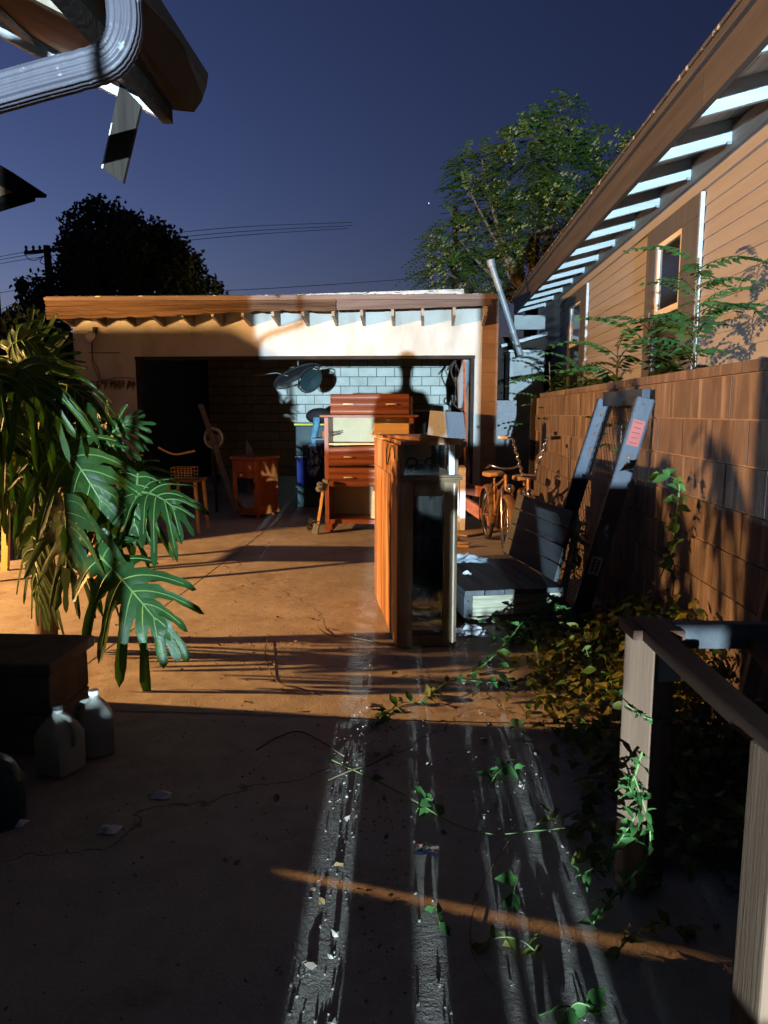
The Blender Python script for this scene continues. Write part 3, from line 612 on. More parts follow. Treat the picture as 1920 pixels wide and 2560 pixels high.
# ------------------------------------------------------------------ between garage and house: cabinet, pipe, sheds
cab = thing('utility_cabinet', 'pale enamel utility cabinet beyond the end of the block wall', 'cabinet', (1.75, 12.2, 0))
a, b = at(1275, 880, 12.0), at(1362, 880, 12.0)
MB().b2((a.x, 12.0, 0.0), (b.x, 12.6, a.z)).build('body', M['hvac'], cab, bevel=0.01)
MB().b2((a.x - .02, 11.98, a.z), (b.x + .02, 12.62, a.z + .03)).build('lid', M['galv'], cab)
MB().b2((a.x + .06, 11.992, 0.5), (b.x - .06, 11.999, a.z - .12)).build('door', M['hvac'], cab)
pp = thing('vent_pipe', 'leaning galvanised vent pipe with cap between garage and house', 'pipe', at(1300, 880, 11.6))
MB().tube([at(1302, 890, 11.6), at(1228, 660, 11.3)], 0.048, 14).build('tube', M['galv'], pp, smooth=True)
MB().tube([at(1230, 668, 11.3), at(1226, 650, 11.3)], 0.062, 14).build('cap', M['galv'], pp, smooth=True)
MB().tube([at(1284, 833, 11.5), at(1281, 825, 11.5)], 0.054, 14).build('coupling', M['galv'], pp, smooth=True)
ls = thing('lean_to', 'dark lean-to with pale sheet roof in the gap beside the garage', 'shed', (1.6, 13.2, 0))
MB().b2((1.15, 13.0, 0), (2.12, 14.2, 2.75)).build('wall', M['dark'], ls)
MB().beam(at(1250, 868, 12.95), at(1362, 838, 12.95), 0.5, 0.05).build('roof_sheet', M['galv'], ls)
MB().b2((at(1285, 800, 12.9).x, 12.85, 2.86), (at(1362, 800, 12.9).x, 12.9, 3.1)).build('roof_panel', M['hvac'], ls)
MB().b2((1.04, 10.9, 0), (1.36, 10.98, 1.62)).build('side_panel', M['card'], ls)
# ================================================================== FURNITURE
def bz(name, m, parent, lo, hi, bev=0.003, label=None): return MB().b2(lo, hi).build(name, m, parent, bevel=bev, label=label)
# ---- tall dresser (front faces the camera), local frame at its front left foot
DY = 8.62; d0 = -1.20; d1 = -0.13; DH = 1.385; DD = 0.48
dr = thing('dresser', 'reddish dresser with two drawers left and two empty bays', 'dresser', (-0.66, DY, 0))
bz('side_panel', M['mahog_z'], dr, (d0, DY, 0.10), (d0 + 0.05, DY + DD, DH)); bz('side_panel', M['mahog_z'], dr, (d1 - 0.05, DY, 0.10), (d1, DY + DD, DH))
bz('top', M['mahog'], dr, (d0 - 0.05, DY - 0.03, DH + .001), (d1 + 0.05, DY + DD + .01, DH + 0.03), .006)
bz('back_panel', M['hard'], dr, (d0 + 0.05, DY + DD - 0.02, 0.16), (d1 - 0.05, DY + DD - .005, DH - .002), 0)
bz('bottom', M['mahog'], dr, (d0 + 0.051, DY + .005, 0.10), (d1 - 0.051, DY + DD - .022, 0.155)); bz('rail', M['pine'], dr, (d0 + 0.052, DY + .01, 1.060), (d1 - .052, DY + DD - .025, 1.078), .002)
for i, xx in enumerate((d0, d1 - 0.16)):
    MB().prism([(0, 0.098), (0, 0), (0.08, 0), (0.16, 0.098)] if i == 0 else [(0, 0.098), (0.08, 0), (0.16, 0), (0.16, 0.098)], 0.05, Matrix.Translation((xx, DY + 0.05, 0)) @ Matrix.Rotation(R(90), 4, 'X')).build('foot', M['mahog'], dr)
def drawer_front(x0, x1, z0, z1, y, m, parent, name='drawer', tilt=0.0, box=0.30):
    # three convex rolls across the face
    n = 27; prof = []
    for i in range(n + 1):
        t = i / n; ph = (t * 3) % 1.0 if t < 1 else 1.0
        prof.append((0.022 * (1 - (2 * ph - 1) ** 2) ** 0.8, z0 + (z1 - z0) * t))
    vs = [(x0, y - a, z + tilt * 0) for a, z in prof] + [(x1, y - a, z + tilt) for a, z in prof] + [(x0, y + .02, z0), (x0, y + .02, z1), (x1, y + .02, z0 + tilt), (x1, y + .02, z1 + tilt)]
    k = n + 1; fs = [(i, k + i, k + i + 1, i + 1) for i in range(n)]
    fs += [tuple(range(k))[::-1] + (2 * k, 2 * k + 1)[0:0] + (2 * k, 2 * k + 1), tuple(range(k, 2 * k)) + (2 * k + 3, 2 * k + 2), (2 * k, 2 * k + 2, 2 * k + 3, 2 * k + 1), (0, 2 * k, 2 * k + 2, k), (n, k + n, 2 * k + 3, 2 * k + 1)]
    o = MB().add(vs, fs).build(name, m, parent, smooth=True)
    return o
def pull(xc, z, y, parent, wd=0.10):
    pts = [(xc - wd / 2, y, z - .002), (xc - wd / 2 + .004, y - .028, z), (xc - wd * .3, y - .034, z + .003), (xc + wd * .3, y - .034, z + .003), (xc + wd / 2 - .004, y - .028, z), (xc + wd / 2, y, z - .002)]
    return MB().tube(pts, 0.011, 8, flat=0.8).build('handle', M['brass'], parent, smooth=True)
f = drawer_front(d0 + .052, d1 - .052, 0.80, 1.028, DY + .002, M['mahog'], dr, tilt=0.035); pull(d0 + .21 + .08, 0.915, DY - .018, f); pull(d1 - .25, 0.945, DY - .018, f)
f = drawer_front(d0 + .052, d1 - .052, 0.555, 0.785, DY + .002, M['mahog'], dr); pull(d0 + .21 + .08, 0.67, DY - .018, f); pull(d1 - .25, 0.67, DY - .018, f)
MB().tube([(d0 + .06, DY + .02, 1.20), (d0 + .2, DY - .02, 1.215), (d0 + .2, DY - .02, 1.19), (d0 + .06, DY + .03, 1.165)], 0.006, 6).build('slide_bracket', M['steelmesh'], dr)
MB().ball((d1 - .30, DY - .03, 1.0), (.02, .012, .016)).build('knob', M['galv'], f)
# drawer taken out and set on top of the dresser
a, b = at(826, 985, DY), at(1022, 1043, DY)
dt = thing('drawer', 'dresser drawer with two handles resting on top of the dresser', 'drawer', ((a.x + b.x) / 2, DY, DH + .031))
zt = a.z; f = drawer_front(a.x, b.x, DH + .032, zt, DY, M['mahog'], dt, 'front'); pull(a.x + .215, (DH + zt) / 2 + .016, DY - .02, f, .115); pull(b.x - .205, (DH + zt) / 2 + .016, DY - .02, f, .115)
bz('side', M['pine'], dt, (b.x - .02, DY + .02, DH + .033), (b.x + .035, DY + .42, zt - .03)); bz('side', M['pine'], dt, (a.x + .01, DY + .02, DH + .033), (a.x + .025, DY + .42, zt - .03)); bz('base', M['hard'], dt, (a.x + .026, DY + .021, DH + .033), (b.x - .021, DY + .42, DH + .045), 0)
c = at(965, 984, DY + .2); MB_ = MB().torus((c.x, DY + .22, zt - .035), 0.11, 0.016, euler(R(20), 0, 0)); solo(MB_, 'cable_coil', M['pine'], 'pale coiled band lying in the drawer on top of the dresser', 'coil', (c.x, DY + .22, zt - .05), True)
# pulled-out pale wood drawer poking from the upper bay
pa, pb = at(936, 1058, 8.0), at(1022, 1086, 8.0)
dw = thing('drawer', 'pale pine drawer back jutting from the upper bay of the dresser', 'drawer', ((pa.x + pb.x) / 2, 8.2, pb.z))
bz('back', M['pine'], dw, (pa.x, 8.0, pb.z), (pb.x, 8.016, pa.z), .002); bz('side', M['pine'], dw, (pa.x - .012, 8.017, pb.z), (pa.x + .004, 8.64, pa.z - .01), .002); bz('side', M['pine'], dw, (pb.x - .012, 8.017, pb.z), (pb.x + .003, 8.64, pa.z - .01), .002)
bz('base', M['pine'], dw, (pa.x + .005, 8.018, pb.z + .01), (pb.x - .013, 8.64, pb.z + .02), 0); bz('runner', M['pine'], dw, (pa.x - .05, 8.0, pb.z - .03), (pa.x + .05, 8.62, pb.z - .001), .002)
lp = at(930, 1228, 8.45); bz_ = MB().box(V((lp.x + .02, 8.46, lp.z - .16)), (.055, .02, .33), euler(0, R(3), 0)); solo(bz_, 'pine_slat', M['pine'], 'short pale slat leaning in the lower bay of the dresser', 'board', (lp.x, 8.46, lp.z - .33), bevel=.002)

# ---- display cabinet standing end-on, its plank back to the left
cu_rot = math.atan2(.17, .985)
CU = V((-0.150, 4.306, 0)); ux = V((.985, .17, 0)).normalized(); uy = V((-.17, .985, 0)).normalized()
cu = thing('display_cabinet', 'glazed display cabinet standing end-on with orange plank back', 'cabinet', CU, cu_rot)
def cl(x, y, z): return CU + ux * x + uy * y + V((0, 0, z))
Rc = rotz(cu_rot)
def cb(name, m, lo, hi, bev=.003, parent=None, label=None):
    c = [(a + b) / 2 for a, b in zip(lo, hi)]; d = [abs(b - a) for a, b in zip(lo, hi)]
    return MB().box(cl(*c), d, Rc).build(name, m, parent or cu, bevel=bev, label=label)
CWd, CL, CHt = 0.36, 1.36, 1.275; mz = 1.03
# back planks, each its own board with a groove between
yy = 0.0; bd = [0.32, 0.26, 0.29, 0.27, 0.22]
for i, wv in enumerate(bd):
    cb('back_plank', M['curio'], (-0.012 - .002 * (i % 2), yy + .009, 0.0), (0.004, yy + wv - .009, mz + .02 - 0.0), .002); yy += wv
cb('groove_shade', M["dark"], (0.0042, 0.032, 0.0), (0.0052, CL - .032, mz), 0)  # dark sheet behind the planks, groove shade put into its colour
cb('back_panel', M['curio'], (-0.012, 0.0, mz + .022), (0.004, CL, CHt - .022), .002)
cb('label_plate', M['card'], (-0.0155, 0.03, 0.93), (-0.0122, 0.05, 1.01), 0)
# end frame (faces camera)
cb('stile', M['curio_dark'], (0.005, 0, 0.0), (0.085, 0.03, mz)); cb('stile', M['curio_dark'], (CWd - .085, 0, 0.0), (CWd, 0.03, mz))
cb('rail', M['curio_dark'], (0.086, 0.001, mz - .085), (CWd - .086, 0.029, mz)); cb('rail', M['curio_dark'], (0.086, 0.001, 0.0), (CWd - .086, 0.029, 0.075))
cb('bead', M['brass'], (CWd - .028, -0.006, 0.02), (CWd - .018, -0.0005, mz - .01), .002); cb('bead', M['curio_dark'], (CWd - .010, -.008, .02), (CWd - .002, -.0005, mz - .01), .002)
cb('pane', M['glass'], (0.084, 0.012, 0.073), (CWd - .084, 0.016, mz - .083), 0)
# front (right side) frames and glass doors
for y0 in (0.031, 0.40, 0.42, 0.80, 0.82, 1.20): cb('door_stile', M['curio_dark'], (CWd - .024, y0, 0.05), (CWd - .001, y0 + .045, mz - .01))
cb('pane', M['glass'], (CWd - .014, 0.076, 0.06), (CWd - .010, 1.2, mz - .02), 0)
cb('far_end', M['curio_dark'], (0.005, CL - .03, 0), (CWd, CL, mz))
cb('floor', M['curio_dark'], (0.005, 0.031, 0.04), (CWd - .026, CL - .031, 0.065))
cb('mirror_back', M['mirror'], (0.006, 0.06, 0.08), (0.009, CL - .06, mz - .05), 0)
for z in (0.36, 0.68): cb('shelf', M['glass'], (0.012, 0.04, z), (CWd - .03, CL - .04, z + .008), 0)
# moulding under the upper display bay
for i, (g, z0, z1) in enumerate(((.012, mz + .001, mz + .014), (.024, mz + .0145, mz + .030), (.016, mz + .0305, mz + .042))):
    cb('moulding', M['curio_dark'], (0.006, -g, z0), (CWd + g, CL + .01, z1), .004)
# upper bay: corner posts, end glass, lining
cb('corner_post', M['curio_dark'], (0.005, 0.0, mz + .043), (0.03, 0.03, CHt - .02)); cb('corner_post', M['whitewood'], (CWd - .055, 0.0, mz + .043), (CWd - .022, 0.03, CHt - .02))
cb('corner_post', M['curio_dark'], (CWd - .02, 0.0, mz + .043), (CWd, 0.03, CHt - .02))
cb('pane', M['glass'], (0.031, 0.012, mz + .044), (CWd - .056, 0.016, CHt - .021), 0)
cb('far_panel', M['hard'], (0.005, 0.75, mz + .043), (CWd - .03, 0.77, CHt - .021), 0)
cb('top_board', M['curio'], (0.006, -.01, CHt - .02), (CWd - .01, CL, CHt + .004), .003)
# loose top slats lying at a slant over the end
sl1 = MB().beam(cl(-.02, .5, CHt + .018), cl(.16, -.04, CHt + .016), .05, .022).build('top_slat', M['curio'], cu, bevel=.002)
sl2 = MB().beam(cl(.12, -.012, CHt + .03), cl(CWd + .01, -.055, CHt - .006), .035, .034).build('top_slat', M['curio'], cu, bevel=.003)
# scroll bracket at the front corner
br = [(0, 0), (0.055, 0), (0.06, -.012), (.052, -.03), (.03, -.04), (.022, -.06), (.024, -.085), (.012, -.10), (0, -.105)]
MB().prism(br, 0.05, Matrix.Translation(cl(CWd - .003, -.012, CHt + .0)) @ Matrix.Rotation(cu_rot, 4, 'Z') @ Matrix.Rotation(R(90), 4, 'X') @ Matrix.Translation((0, 0, -0.05))).build('scroll_bracket', M['curio_dark'], cu, bevel=.004)
# cord stapled over the plank back, things inside the upper bay
cp_ = [cl(-.02, .42, 1.24), cl(-.022, .47, 1.19), cl(-.022, .46, 1.13), cl(-.022, .40, 1.11), cl(-.022, .33, 1.16), cl(-.022, .25, 1.225), cl(-.022, .15, 1.245), cl(-.022, .08, 1.22), cl(-.022, .04, 1.17)]
MB().tube(smooth_path(cp_, 5), 0.0035, 6).build('cord', M['rubber'], cu)
rr = random.Random(4)
jn = thing('junk_pile', 'dark tangle of small hardware inside the cabinet upper bay', 'junk', cl(.13, .2, mz + .043))
for i in range(6):
    c = cl(.06 + .035 * i, .10 + .05 * (i % 3), mz + .044 + .025); MB().box(c, (rr.uniform(.03, .07), rr.uniform(.03, .08), .05), euler(0, 0, rr.uniform(0, 3))).build('box', M['rubber'] if i % 3 else M['denim'], jn, bevel=.004)
for i in range(3):
    c = cl(.10 + .06 * i, .16, mz + .105); MB().torus(c, .035, .007, euler(rr.uniform(.3, 1.2), rr.uniform(-.5, .5), 0), 14, 6).build('cable', M['suede'] if i == 1 else M['rubber'], jn)

# ---- small orange cabinet at the garage mouth
sc_c = V((-2.47, 9.75, 0)); sa = R(-26)
sc = thing('side_cabinet', 'small orange wood cabinet with glass door on bun feet', 'cabinet', sc_c, sa)
Rs = rotz(sa)
def sb(name, m, lo, hi, bev=.003, parent=None):
    c = [(a + b) / 2 for a, b in zip(lo, hi)]; d = [abs(b - a) for a, b in zip(lo, hi)]
    return MB().box(sc_c + Rs @ V(c), d, Rs).build(name, m, parent or sc, bevel=bev)
W_, D_, H_ = .44, .46, .86
sb('body', M['cabinet'], (-W_ / 2, .02, .06), (W_ / 2, D_, .80)); sb('top', M['cabinet'], (-W_ / 2 - .02, -.02, .801), (W_ / 2 + .02, D_ + .02, .84), .008)
sb('drawer_front', M['cabinet'], (-W_ / 2 + .01, 0, .63), (W_ / 2 - .01, .019, .79), .005)
for lo, hi in (((-W_ / 2 + .01, 0, .08), (-W_ / 2 + .07, .019, .62)), ((W_ / 2 - .07, 0, .08), (W_ / 2 - .01, .019, .62)), ((-W_ / 2 + .071, 0, .55), (W_ / 2 - .071, .019, .62)), ((-W_ / 2 + .071, 0, .08), (W_ / 2 - .071, .019, .15))): sb('door_frame', M['cabinet'], lo, hi)
sb('pane', M['mirror'], (-W_ / 2 + .068, .010, .148), (W_ / 2 - .068, .014, .552), 0); sb('plinth', M['cabinet'], (-W_ / 2 - .015, -.012, .045), (W_ / 2 + .015, D_ + .01, .075), .006)
sb('side_panel', M['cabinet'], (W_ / 2 + .001, .08, .16), (W_ / 2 + .01, D_ - .06, .58)); sb('side_drawer', M['cabinet'], (W_ / 2 + .001, .05, .64), (W_ / 2 + .01, D_ - .03, .78))
for x in (-.18, .18):
    for y in (.05, D_ - .05): MB().lathe([(.02, .045), (.035, .03), (.035, .012), (.022, 0.0)], sc_c + Rs @ V((x, y, 0)), 12).build('foot', M['cabinet'], sc, smooth=True)
sb('handle', M['steelmesh'], (W_ / 2 - .05, -.02, .40), (W_ / 2 - .035, -.001, .50))
bk = thing('picture_board', 'grey curved board standing on the orange cabinet', 'board', sc_c + Rs @ V((-.17, .3, .841)))
MB().prism([(0, 0), (.14, 0), (.11, .07), (.06, .16), (.0, .22)], .012, Matrix.Translation(sc_c + Rs @ V((-.2, .3, .842))) @ Matrix.Rotation(sa, 4, 'Z') @ Matrix.Rotation(R(90), 4, 'X')).build('panel', M['card'], bk)

# ---- items just inside the garage
def lean(name, p, q, wd, ht, m, label, cat, bev=.002):
    return solo(MB().beam(p, q, wd, ht), name, m, label, cat, V((p[0], p[1], 0)), bevel=bev)
lean('leaning_plank', at(597, 1295, 9.7), at(502, 1012, 10.35), .075, .03, M['weather'], 'long grey plank leaning inside the garage behind the orange cabinet', 'plank')
rl = thing('cable_reel', 'round white ringed reel beside the leaning grey plank', 'reel', at(535, 1130, 10.3))
c = at(535, 1095, 10.25); rx = euler(R(90), 0, R(-15))
MB().lathe([(.0, -.02), (.15, -.02), (.15, .02), (.0, .02)], c, 28, rx).build('disc', M['card'], rl, smooth=False)
MB().torus(c + V((.0, -.03, 0)), .145, .014, rx, 28, 8).build('rim', M['vinyl'], rl, smooth=True); MB().torus(c + V((0, -.03, 0)), .085, .02, rx, 24, 8, 0.6, 3.6).build('ring', M['rubber'], rl, smooth=True)
MB().lathe([(.0, 0), (.03, 0), (.03, .05), (0, .05)], c + V((0, -.02, 0)), 14, rx).build('hub', M['rubber'], rl); MB().tube([c - V((0, 0, .14)), V((c.x, c.y + .02, 0))], .02).build('stand', M['dark'], rl)
# hanging folded chair-like sling under the ceiling
hg = thing('hanging_sling', 'dark oval folded seat with pale rim hanging inside the doorway', 'folding chair', at(735, 900, 11.2))
hy = 11.2
def ov(px, py, a, b, ang, y, n=22): 
    ca, sa_ = math.cos(ang), math.sin(ang); return [at(px + a * math.cos(t) * ca - b * math.sin(t) * sa_, py + a * math.cos(t) * sa_ + b * math.sin(t) * ca, y + .12 * math.sin(t)) for t in [2 * math.pi * i / n for i in range(n + 1)]]
MB().tube(ov(742, 940, 62, 20, -.42, hy), .012, 8, False).build('rim', M['rubber'], hg, smooth=True)
pts = ov(735, 936, 54, 17, -.42, hy + .05)[:-1]; ctr = sum(pts, V((0, 0, 0))) / len(pts) + V((0, .1, -.02))
MB().add(pts + [ctr], [(i, (i + 1) % len(pts), len(pts)) for i in range(len(pts))]).build('seat_sling', M['blackcloth'], hg)
MB().tube(ov(775, 950, 34, 26, -.9, hy + .1), .012, 8, False).build('rim', M['rubber'], hg, smooth=True)
pts = ov(776, 951, 31, 23, -.9, hy + .1)[:-1]; ctr = sum(pts, V((0, 0, 0))) / len(pts) + V((0, .06, 0))
MB().add(pts + [ctr], [(i, (i + 1) % len(pts), len(pts)) for i in range(len(pts))]).build('back_sling', M['tote'], hg)
MB().tube([at(628, 941, hy), at(690, 932, hy), at(720, 940, hy)], .008).build('strap', M['galv'], hg)
MB().tube([at(745, 918, hy), V((at(745, 918, hy).x, hy, 2.63))], .008).build('hook', M['galv'], hg)
# tote, bag, jeans, shoe, blanket, bucket
ty = 10.9; a, b = at(738, 1062, ty), at(800, 1120, ty)
tt = thing('storage_tote', 'dark storage tote with yellow lid behind the dresser', 'tote', ((a.x + b.x) / 2 + .1, ty, 0.0))
bz('bin', M['tote'], tt, (a.x, ty, b.z - .12), (a.x + .62, ty + .4, a.z - .012), .015); bz('lid', M['yellow'], tt, (a.x - .02, ty - .02, a.z - .011), (a.x + .64, ty + .42, a.z + .018), .008)
for i, (z0, z1, m_) in enumerate(((0, .32, 'tote'), (.325, b.z - .125, 'navy'))): 
    t2 = thing('storage_tote', ('dark lowest tote under the yellow-lidded one', 'navy blue tote in the middle of the stack')[i], 'tote', (a.x + .3, ty, z0)); bz('bin', M[m_], t2, (a.x + .01, ty, z0), (a.x + .6, ty + .4, z1 - .02), .015); bz('lid', M['card' if i else 'tote'], t2, (a.x - .01, ty - .02, z1 - .019), (a.x + .62, ty + .42, z1), .006)
g1 = at(795, 1045, ty); solo(MB().ball((g1.x, ty + .2, a.z + .02 + .11), (.22, .15, .125), 18, 12), 'duffel_bag', M['blackcloth'], 'black duffel bag on the yellow tote lid', 'bag', (g1.x, ty + .2, a.z + .02), True)
def cloth(name, poly, y, m, label, cat, seed, bulge=.05):
    r_ = random.Random(seed); L_ = [at(l, yy, y) for l, rr_, yy in poly]; vs = []; fs = []; n = 6
    for l, rr_, yy in poly:
        for k in range(n + 1):
            t = k / n; p = at(l + (rr_ - l) * t, yy, y); vs.append(p + V((0, -bulge * math.sin(math.pi * t) - r_.uniform(0, .03) * (k % 2), 0)))
    for i in range(len(poly) - 1):
        for k in range(n): fs.append((i * (n + 1) + k, i * (n + 1) + k + 1, (i + 1) * (n + 1) + k + 1, (i + 1) * (n + 1) + k))
    o = solo(MB().add(vs, fs), name, m, label, cat, (at(*poly[-1][1:], y).x, y, at(*poly[-1][1:], y).z), True)
    s = o.modifiers.new('solid', 'SOLIDIFY'); s.thickness = .02; s2 = o.modifiers.new('sub', 'SUBSURF'); s2.levels = s2.render_levels = 1
    return o
cloth('jeans', [(784, 800, 1042), (786, 798, 1056), (781, 795, 1075), (778, 789, 1095), (776, 791, 1112), (776, 794, 1128)], ty - .06, M['denim'], 'light blue jeans hanging down over the totes', 'jeans', 3)
cloth('blanket', [(770, 800, 1108), (768, 806, 1122), (770, 804, 1140), (768, 800, 1160), (772, 796, 1178), (778, 790, 1190)], ty - .04, M['plaid'], 'blue and white patterned blanket hanging below the jeans', 'blanket', 5, .08)
sh_ = at(832, 1085, 10.6); sho = thing('boot', 'tan boot with orange sole lying beside the dresser', 'boot', sh_ - V((0, 0, .06)))
MB().ball(sh_, (.13, .06, .055), 16, 10).build('upper', M['suede'], sho, smooth=True); MB().tube([sh_ + V((-.13, 0, -.055)), sh_ + V((-.14, 0, .02)), sh_ + V((-.12, 0, .05))], .025).build('sole', M['orange'], sho, smooth=True); MB().tube([sh_ + V((.03, 0, .02)), sh_ + V((.06, 0, .11))], .055).build('shaft', M['blackcloth'], sho, smooth=True)
MB().b2((sh_.x - .3, 10.5, sh_.z - .085), (sh_.x + .35, 10.75, sh_.z - .062)).build('x', M['card']).name = 'shelf_board'
tag(bpy.data.objects['shelf_board'], 'thin pale shelf board carrying the tan boot', 'shelf')
bu = thing('bucket', 'white tipped bucket with dark red oval mark beside the dresser', 'bucket', at(830, 1180, 10.3))
c = at(838, 1155, 10.3); rb = euler(R(-25), R(8), 0)
MB().lathe([(.10, -.15), (.125, .10), (.132, .10), (.132, .115), (.118, .115), (.095, -.14)], c, 24, rb).build('pail', M['white'], bu, smooth=True)
MB().torus(c + V((-.02, -.125, .02)), .06, .010, euler(R(80), 0, R(-10)), 22, 6).build('oval_mark', M['navy'], bu); MB().lathe([(0, 0), (.045, 0), (.045, .006), (0, .006)], c + V((-.02, -.12, .02)), 20, euler(R(80), 0, R(-10)), 1, .75).build('oval_mark', M['label_red'], bu)
bl = at(820, 1200, 10.2); solo(MB().ball((bl.x + .1, 10.25, .38), (.22, .2, .12), 16, 10).ball((bl.x + .05, 10.25, .17), (.2, .2, .17), 16, 10), 'trash_bag', M['rubber'], 'glossy black bag slumped under the white bucket', 'bag', (bl.x + .1, 10.25, 0), True)
# furniture leg with casters propped against the dresser
cs = thing('caster_base', 'pale wooden caster base propped against the dresser side', 'caster base', gr(790, 1335))
p_, q_ = at(793, 1332, 8.45), at(812, 1200, 8.5)
MB().beam(p_ + V((0, 0, .03)), q_, .035, .04).build('arm', M['pine'], cs, bevel=.004)
for pz, m_ in ((at(790, 1322, 8.43), M['card']), (at(812, 1212, 8.48), M['card'])): MB().box(pz, (.07, .06, .13), euler(0, R(12), 0)).build('bracket', m_, cs, bevel=.006)
for px, py in ((774, 1318), (778, 1303), (797, 1222), (800, 1212)):
    c = at(px, py, 8.42); wv = MB().lathe([(.0, -.012), (.032, -.012), (.038, -.006), (.038, .006), (.032, .012), (0, .012)], c, 18, euler(R(90), 0, R(10))).build('wheel', M['galv'] if py < 1250 else M['rubber'], cs, smooth=True)
    MB().tube([c + V((0, -.02, 0)), c + V((.05, -.01, .012))], .008).build('fork', M['chrome'], cs)
# right of the dresser: black box, lampshade
k1 = at(1052, 1065, 9.2); bb = thing('television', 'black box set beside the dresser below the lamp shade', 'television', (k1.x, 9.3, 0)); bz('case', M['rubber'], bb, (k1.x - .10, 9.25, .9), (k1.x + .24, 9.6, k1.z + .18), .01); bz('stand', M['dark'], bb, (k1.x - .06, 9.3, 0), (k1.x + .2, 9.55, .899)); bz('top_trim', M['card'], bb, (k1.x - .1, 9.24, k1.z + .181), (k1.x + .24, 9.6, k1.z + .20))
ls_ = thing('lamp_shade', 'grey blue square lamp shade beside the dresser', 'lamp shade', at(1115, 1100, 8.0))
t0, t1, b0, b1 = at(1075, 1026, 8.0), at(1158, 1031, 8.1), at(1068, 1090, 8.0), at(1165, 1097, 8.1)
mid_t, mid_b = at(1112, 1029, 7.82), at(1118, 1094, 7.78)
for nm, qd, m_ in (('panel', [t0, mid_t, mid_b, b0], M['card']), ('panel', [mid_t, t1, b1, mid_b], M['shade'])): 
    ar = (qd[1] - qd[0]).cross(qd[3] - qd[0]).normalized() * .006; MB().add(qd + [p + ar for p in qd], [(0, 1, 2, 3), (7, 6, 5, 4), (0, 4, 5, 1), (1, 5, 6, 2), (2, 6, 7, 3), (3, 7, 4, 0)]).build(nm, m_, ls_)
bkp = V((.0, .34, 0)); 
for qd in ([t0 + bkp * .6, t1 + bkp, b1 + bkp, b0 + bkp * .6],): MB().add(qd + [p + V((0, .006, 0)) for p in qd], [(0, 1, 2, 3), (7, 6, 5, 4), (0, 4, 5, 1), (1, 5, 6, 2), (2, 6, 7, 3), (3, 7, 4, 0)]).build('panel', M['shade'], ls_)
MB().tube([V((mid_b.x, 8.1, mid_t.z + .02)), V((mid_b.x, 8.1, 0))], .015).build('stem', M['rubber'], ls_); MB().lathe([(.0, 0), (.14, 0), (.13, .02), (.03, .05), (0, .05)], (mid_b.x, 8.1, 0), 18).build('base', M['rubber'], ls_)
# white upright box and stick behind the display cabinet
a = at(1141, 1170, 8.7); b = at(1163, 1318, 8.7)
wb = thing('white_box', 'white upright carton standing right of the display cabinet', 'box', (a.x + .05, 8.8, 0)); bz('carton', M['whitewood'], wb, (a.x - .1, 8.72, .0), (b.x, 8.95, a.z), .004); bz('flap', M['pine'], wb, (a.x - .1, 8.70, a.z + .001), (b.x - .01, 8.97, a.z + .014))
lean('thin_stick', gr(1147, 1348), at(1149, 1200, 7.6), .014, .014, M['pine'], 'thin pale stick leaning against the white carton', 'stick', 0)
# broken red timbers
for i, (p, q, wd) in enumerate(((at(1165, 1222, 8.9), at(1262, 1240, 8.6), .13), (at(1160, 1255, 8.8), at(1235, 1305, 8.4), .14), (at(1235, 1300, 8.3), at(1262, 1236, 8.7), .10))):
    lean('broken_timber', p, q, .05, wd, M['redwood'], ('upper red timber of the broken frame behind the bench', 'lower red timber slanting down behind the bench', 'short red timber closing the broken frame by the bikes')[i], 'timber')
solo(MB().beam(gr(1140, 1338) + V((0, 0, .012)), gr(1235, 1322) + V((0, 0, .012)), .35, .018), 'plywood_sheet', M['ply'], 'thin plywood strip lying on the ground behind the display cabinet', 'plywood', gr(1180, 1330))
c = gr(1156, 1368); bs = thing('scrub_brush', 'brown scrub brush lying on the ground behind the bench', 'brush', c); MB().ball(c + V((0, 0, .045)), (.10, .035, .018), 14, 8).build('block', M['suede'], bs, smooth=True); MB().box(c + V((-.01, 0, .016)), (.15, .05, .03)).build('bristles', M['pine'], bs)
# cables and a rag on the right jamb
cj = thing('hanging_cable', 'dark cables and rag hanging at the right garage jamb', 'cable', at(1150, 900, 10.7))
MB().tube(smooth_path([at(1118, 925, 10.9), at(1140, 900, 10.8), at(1128, 930, 10.8), at(1150, 985, 10.8), at(1135, 1010, 10.8), at(1165, 1040, 10.8), at(1150, 1110, 10.8)], 6), .014, 6).build('cable', M['rubber'], cj); MB().tube(smooth_path([at(1138, 905, 10.75), at(1158, 960, 10.7), at(1172, 1020, 10.7), at(1168, 1100, 10.7)], 5), .01, 6).build('cable', M['rubber'], cj)
MB().tube([at(1166, 900, 10.6), at(1158, 950, 10.6), at(1150, 1020, 10.6)], [.05, .09, .03], 8).build('rag', M['shade'], cj, smooth=True)
lean('pry_pole', gr(1172, 1290), at(1160, 905, 10.5), .03, .03, M['redwood'], 'thin reddish pole leaning at the right garage jamb', 'pole')

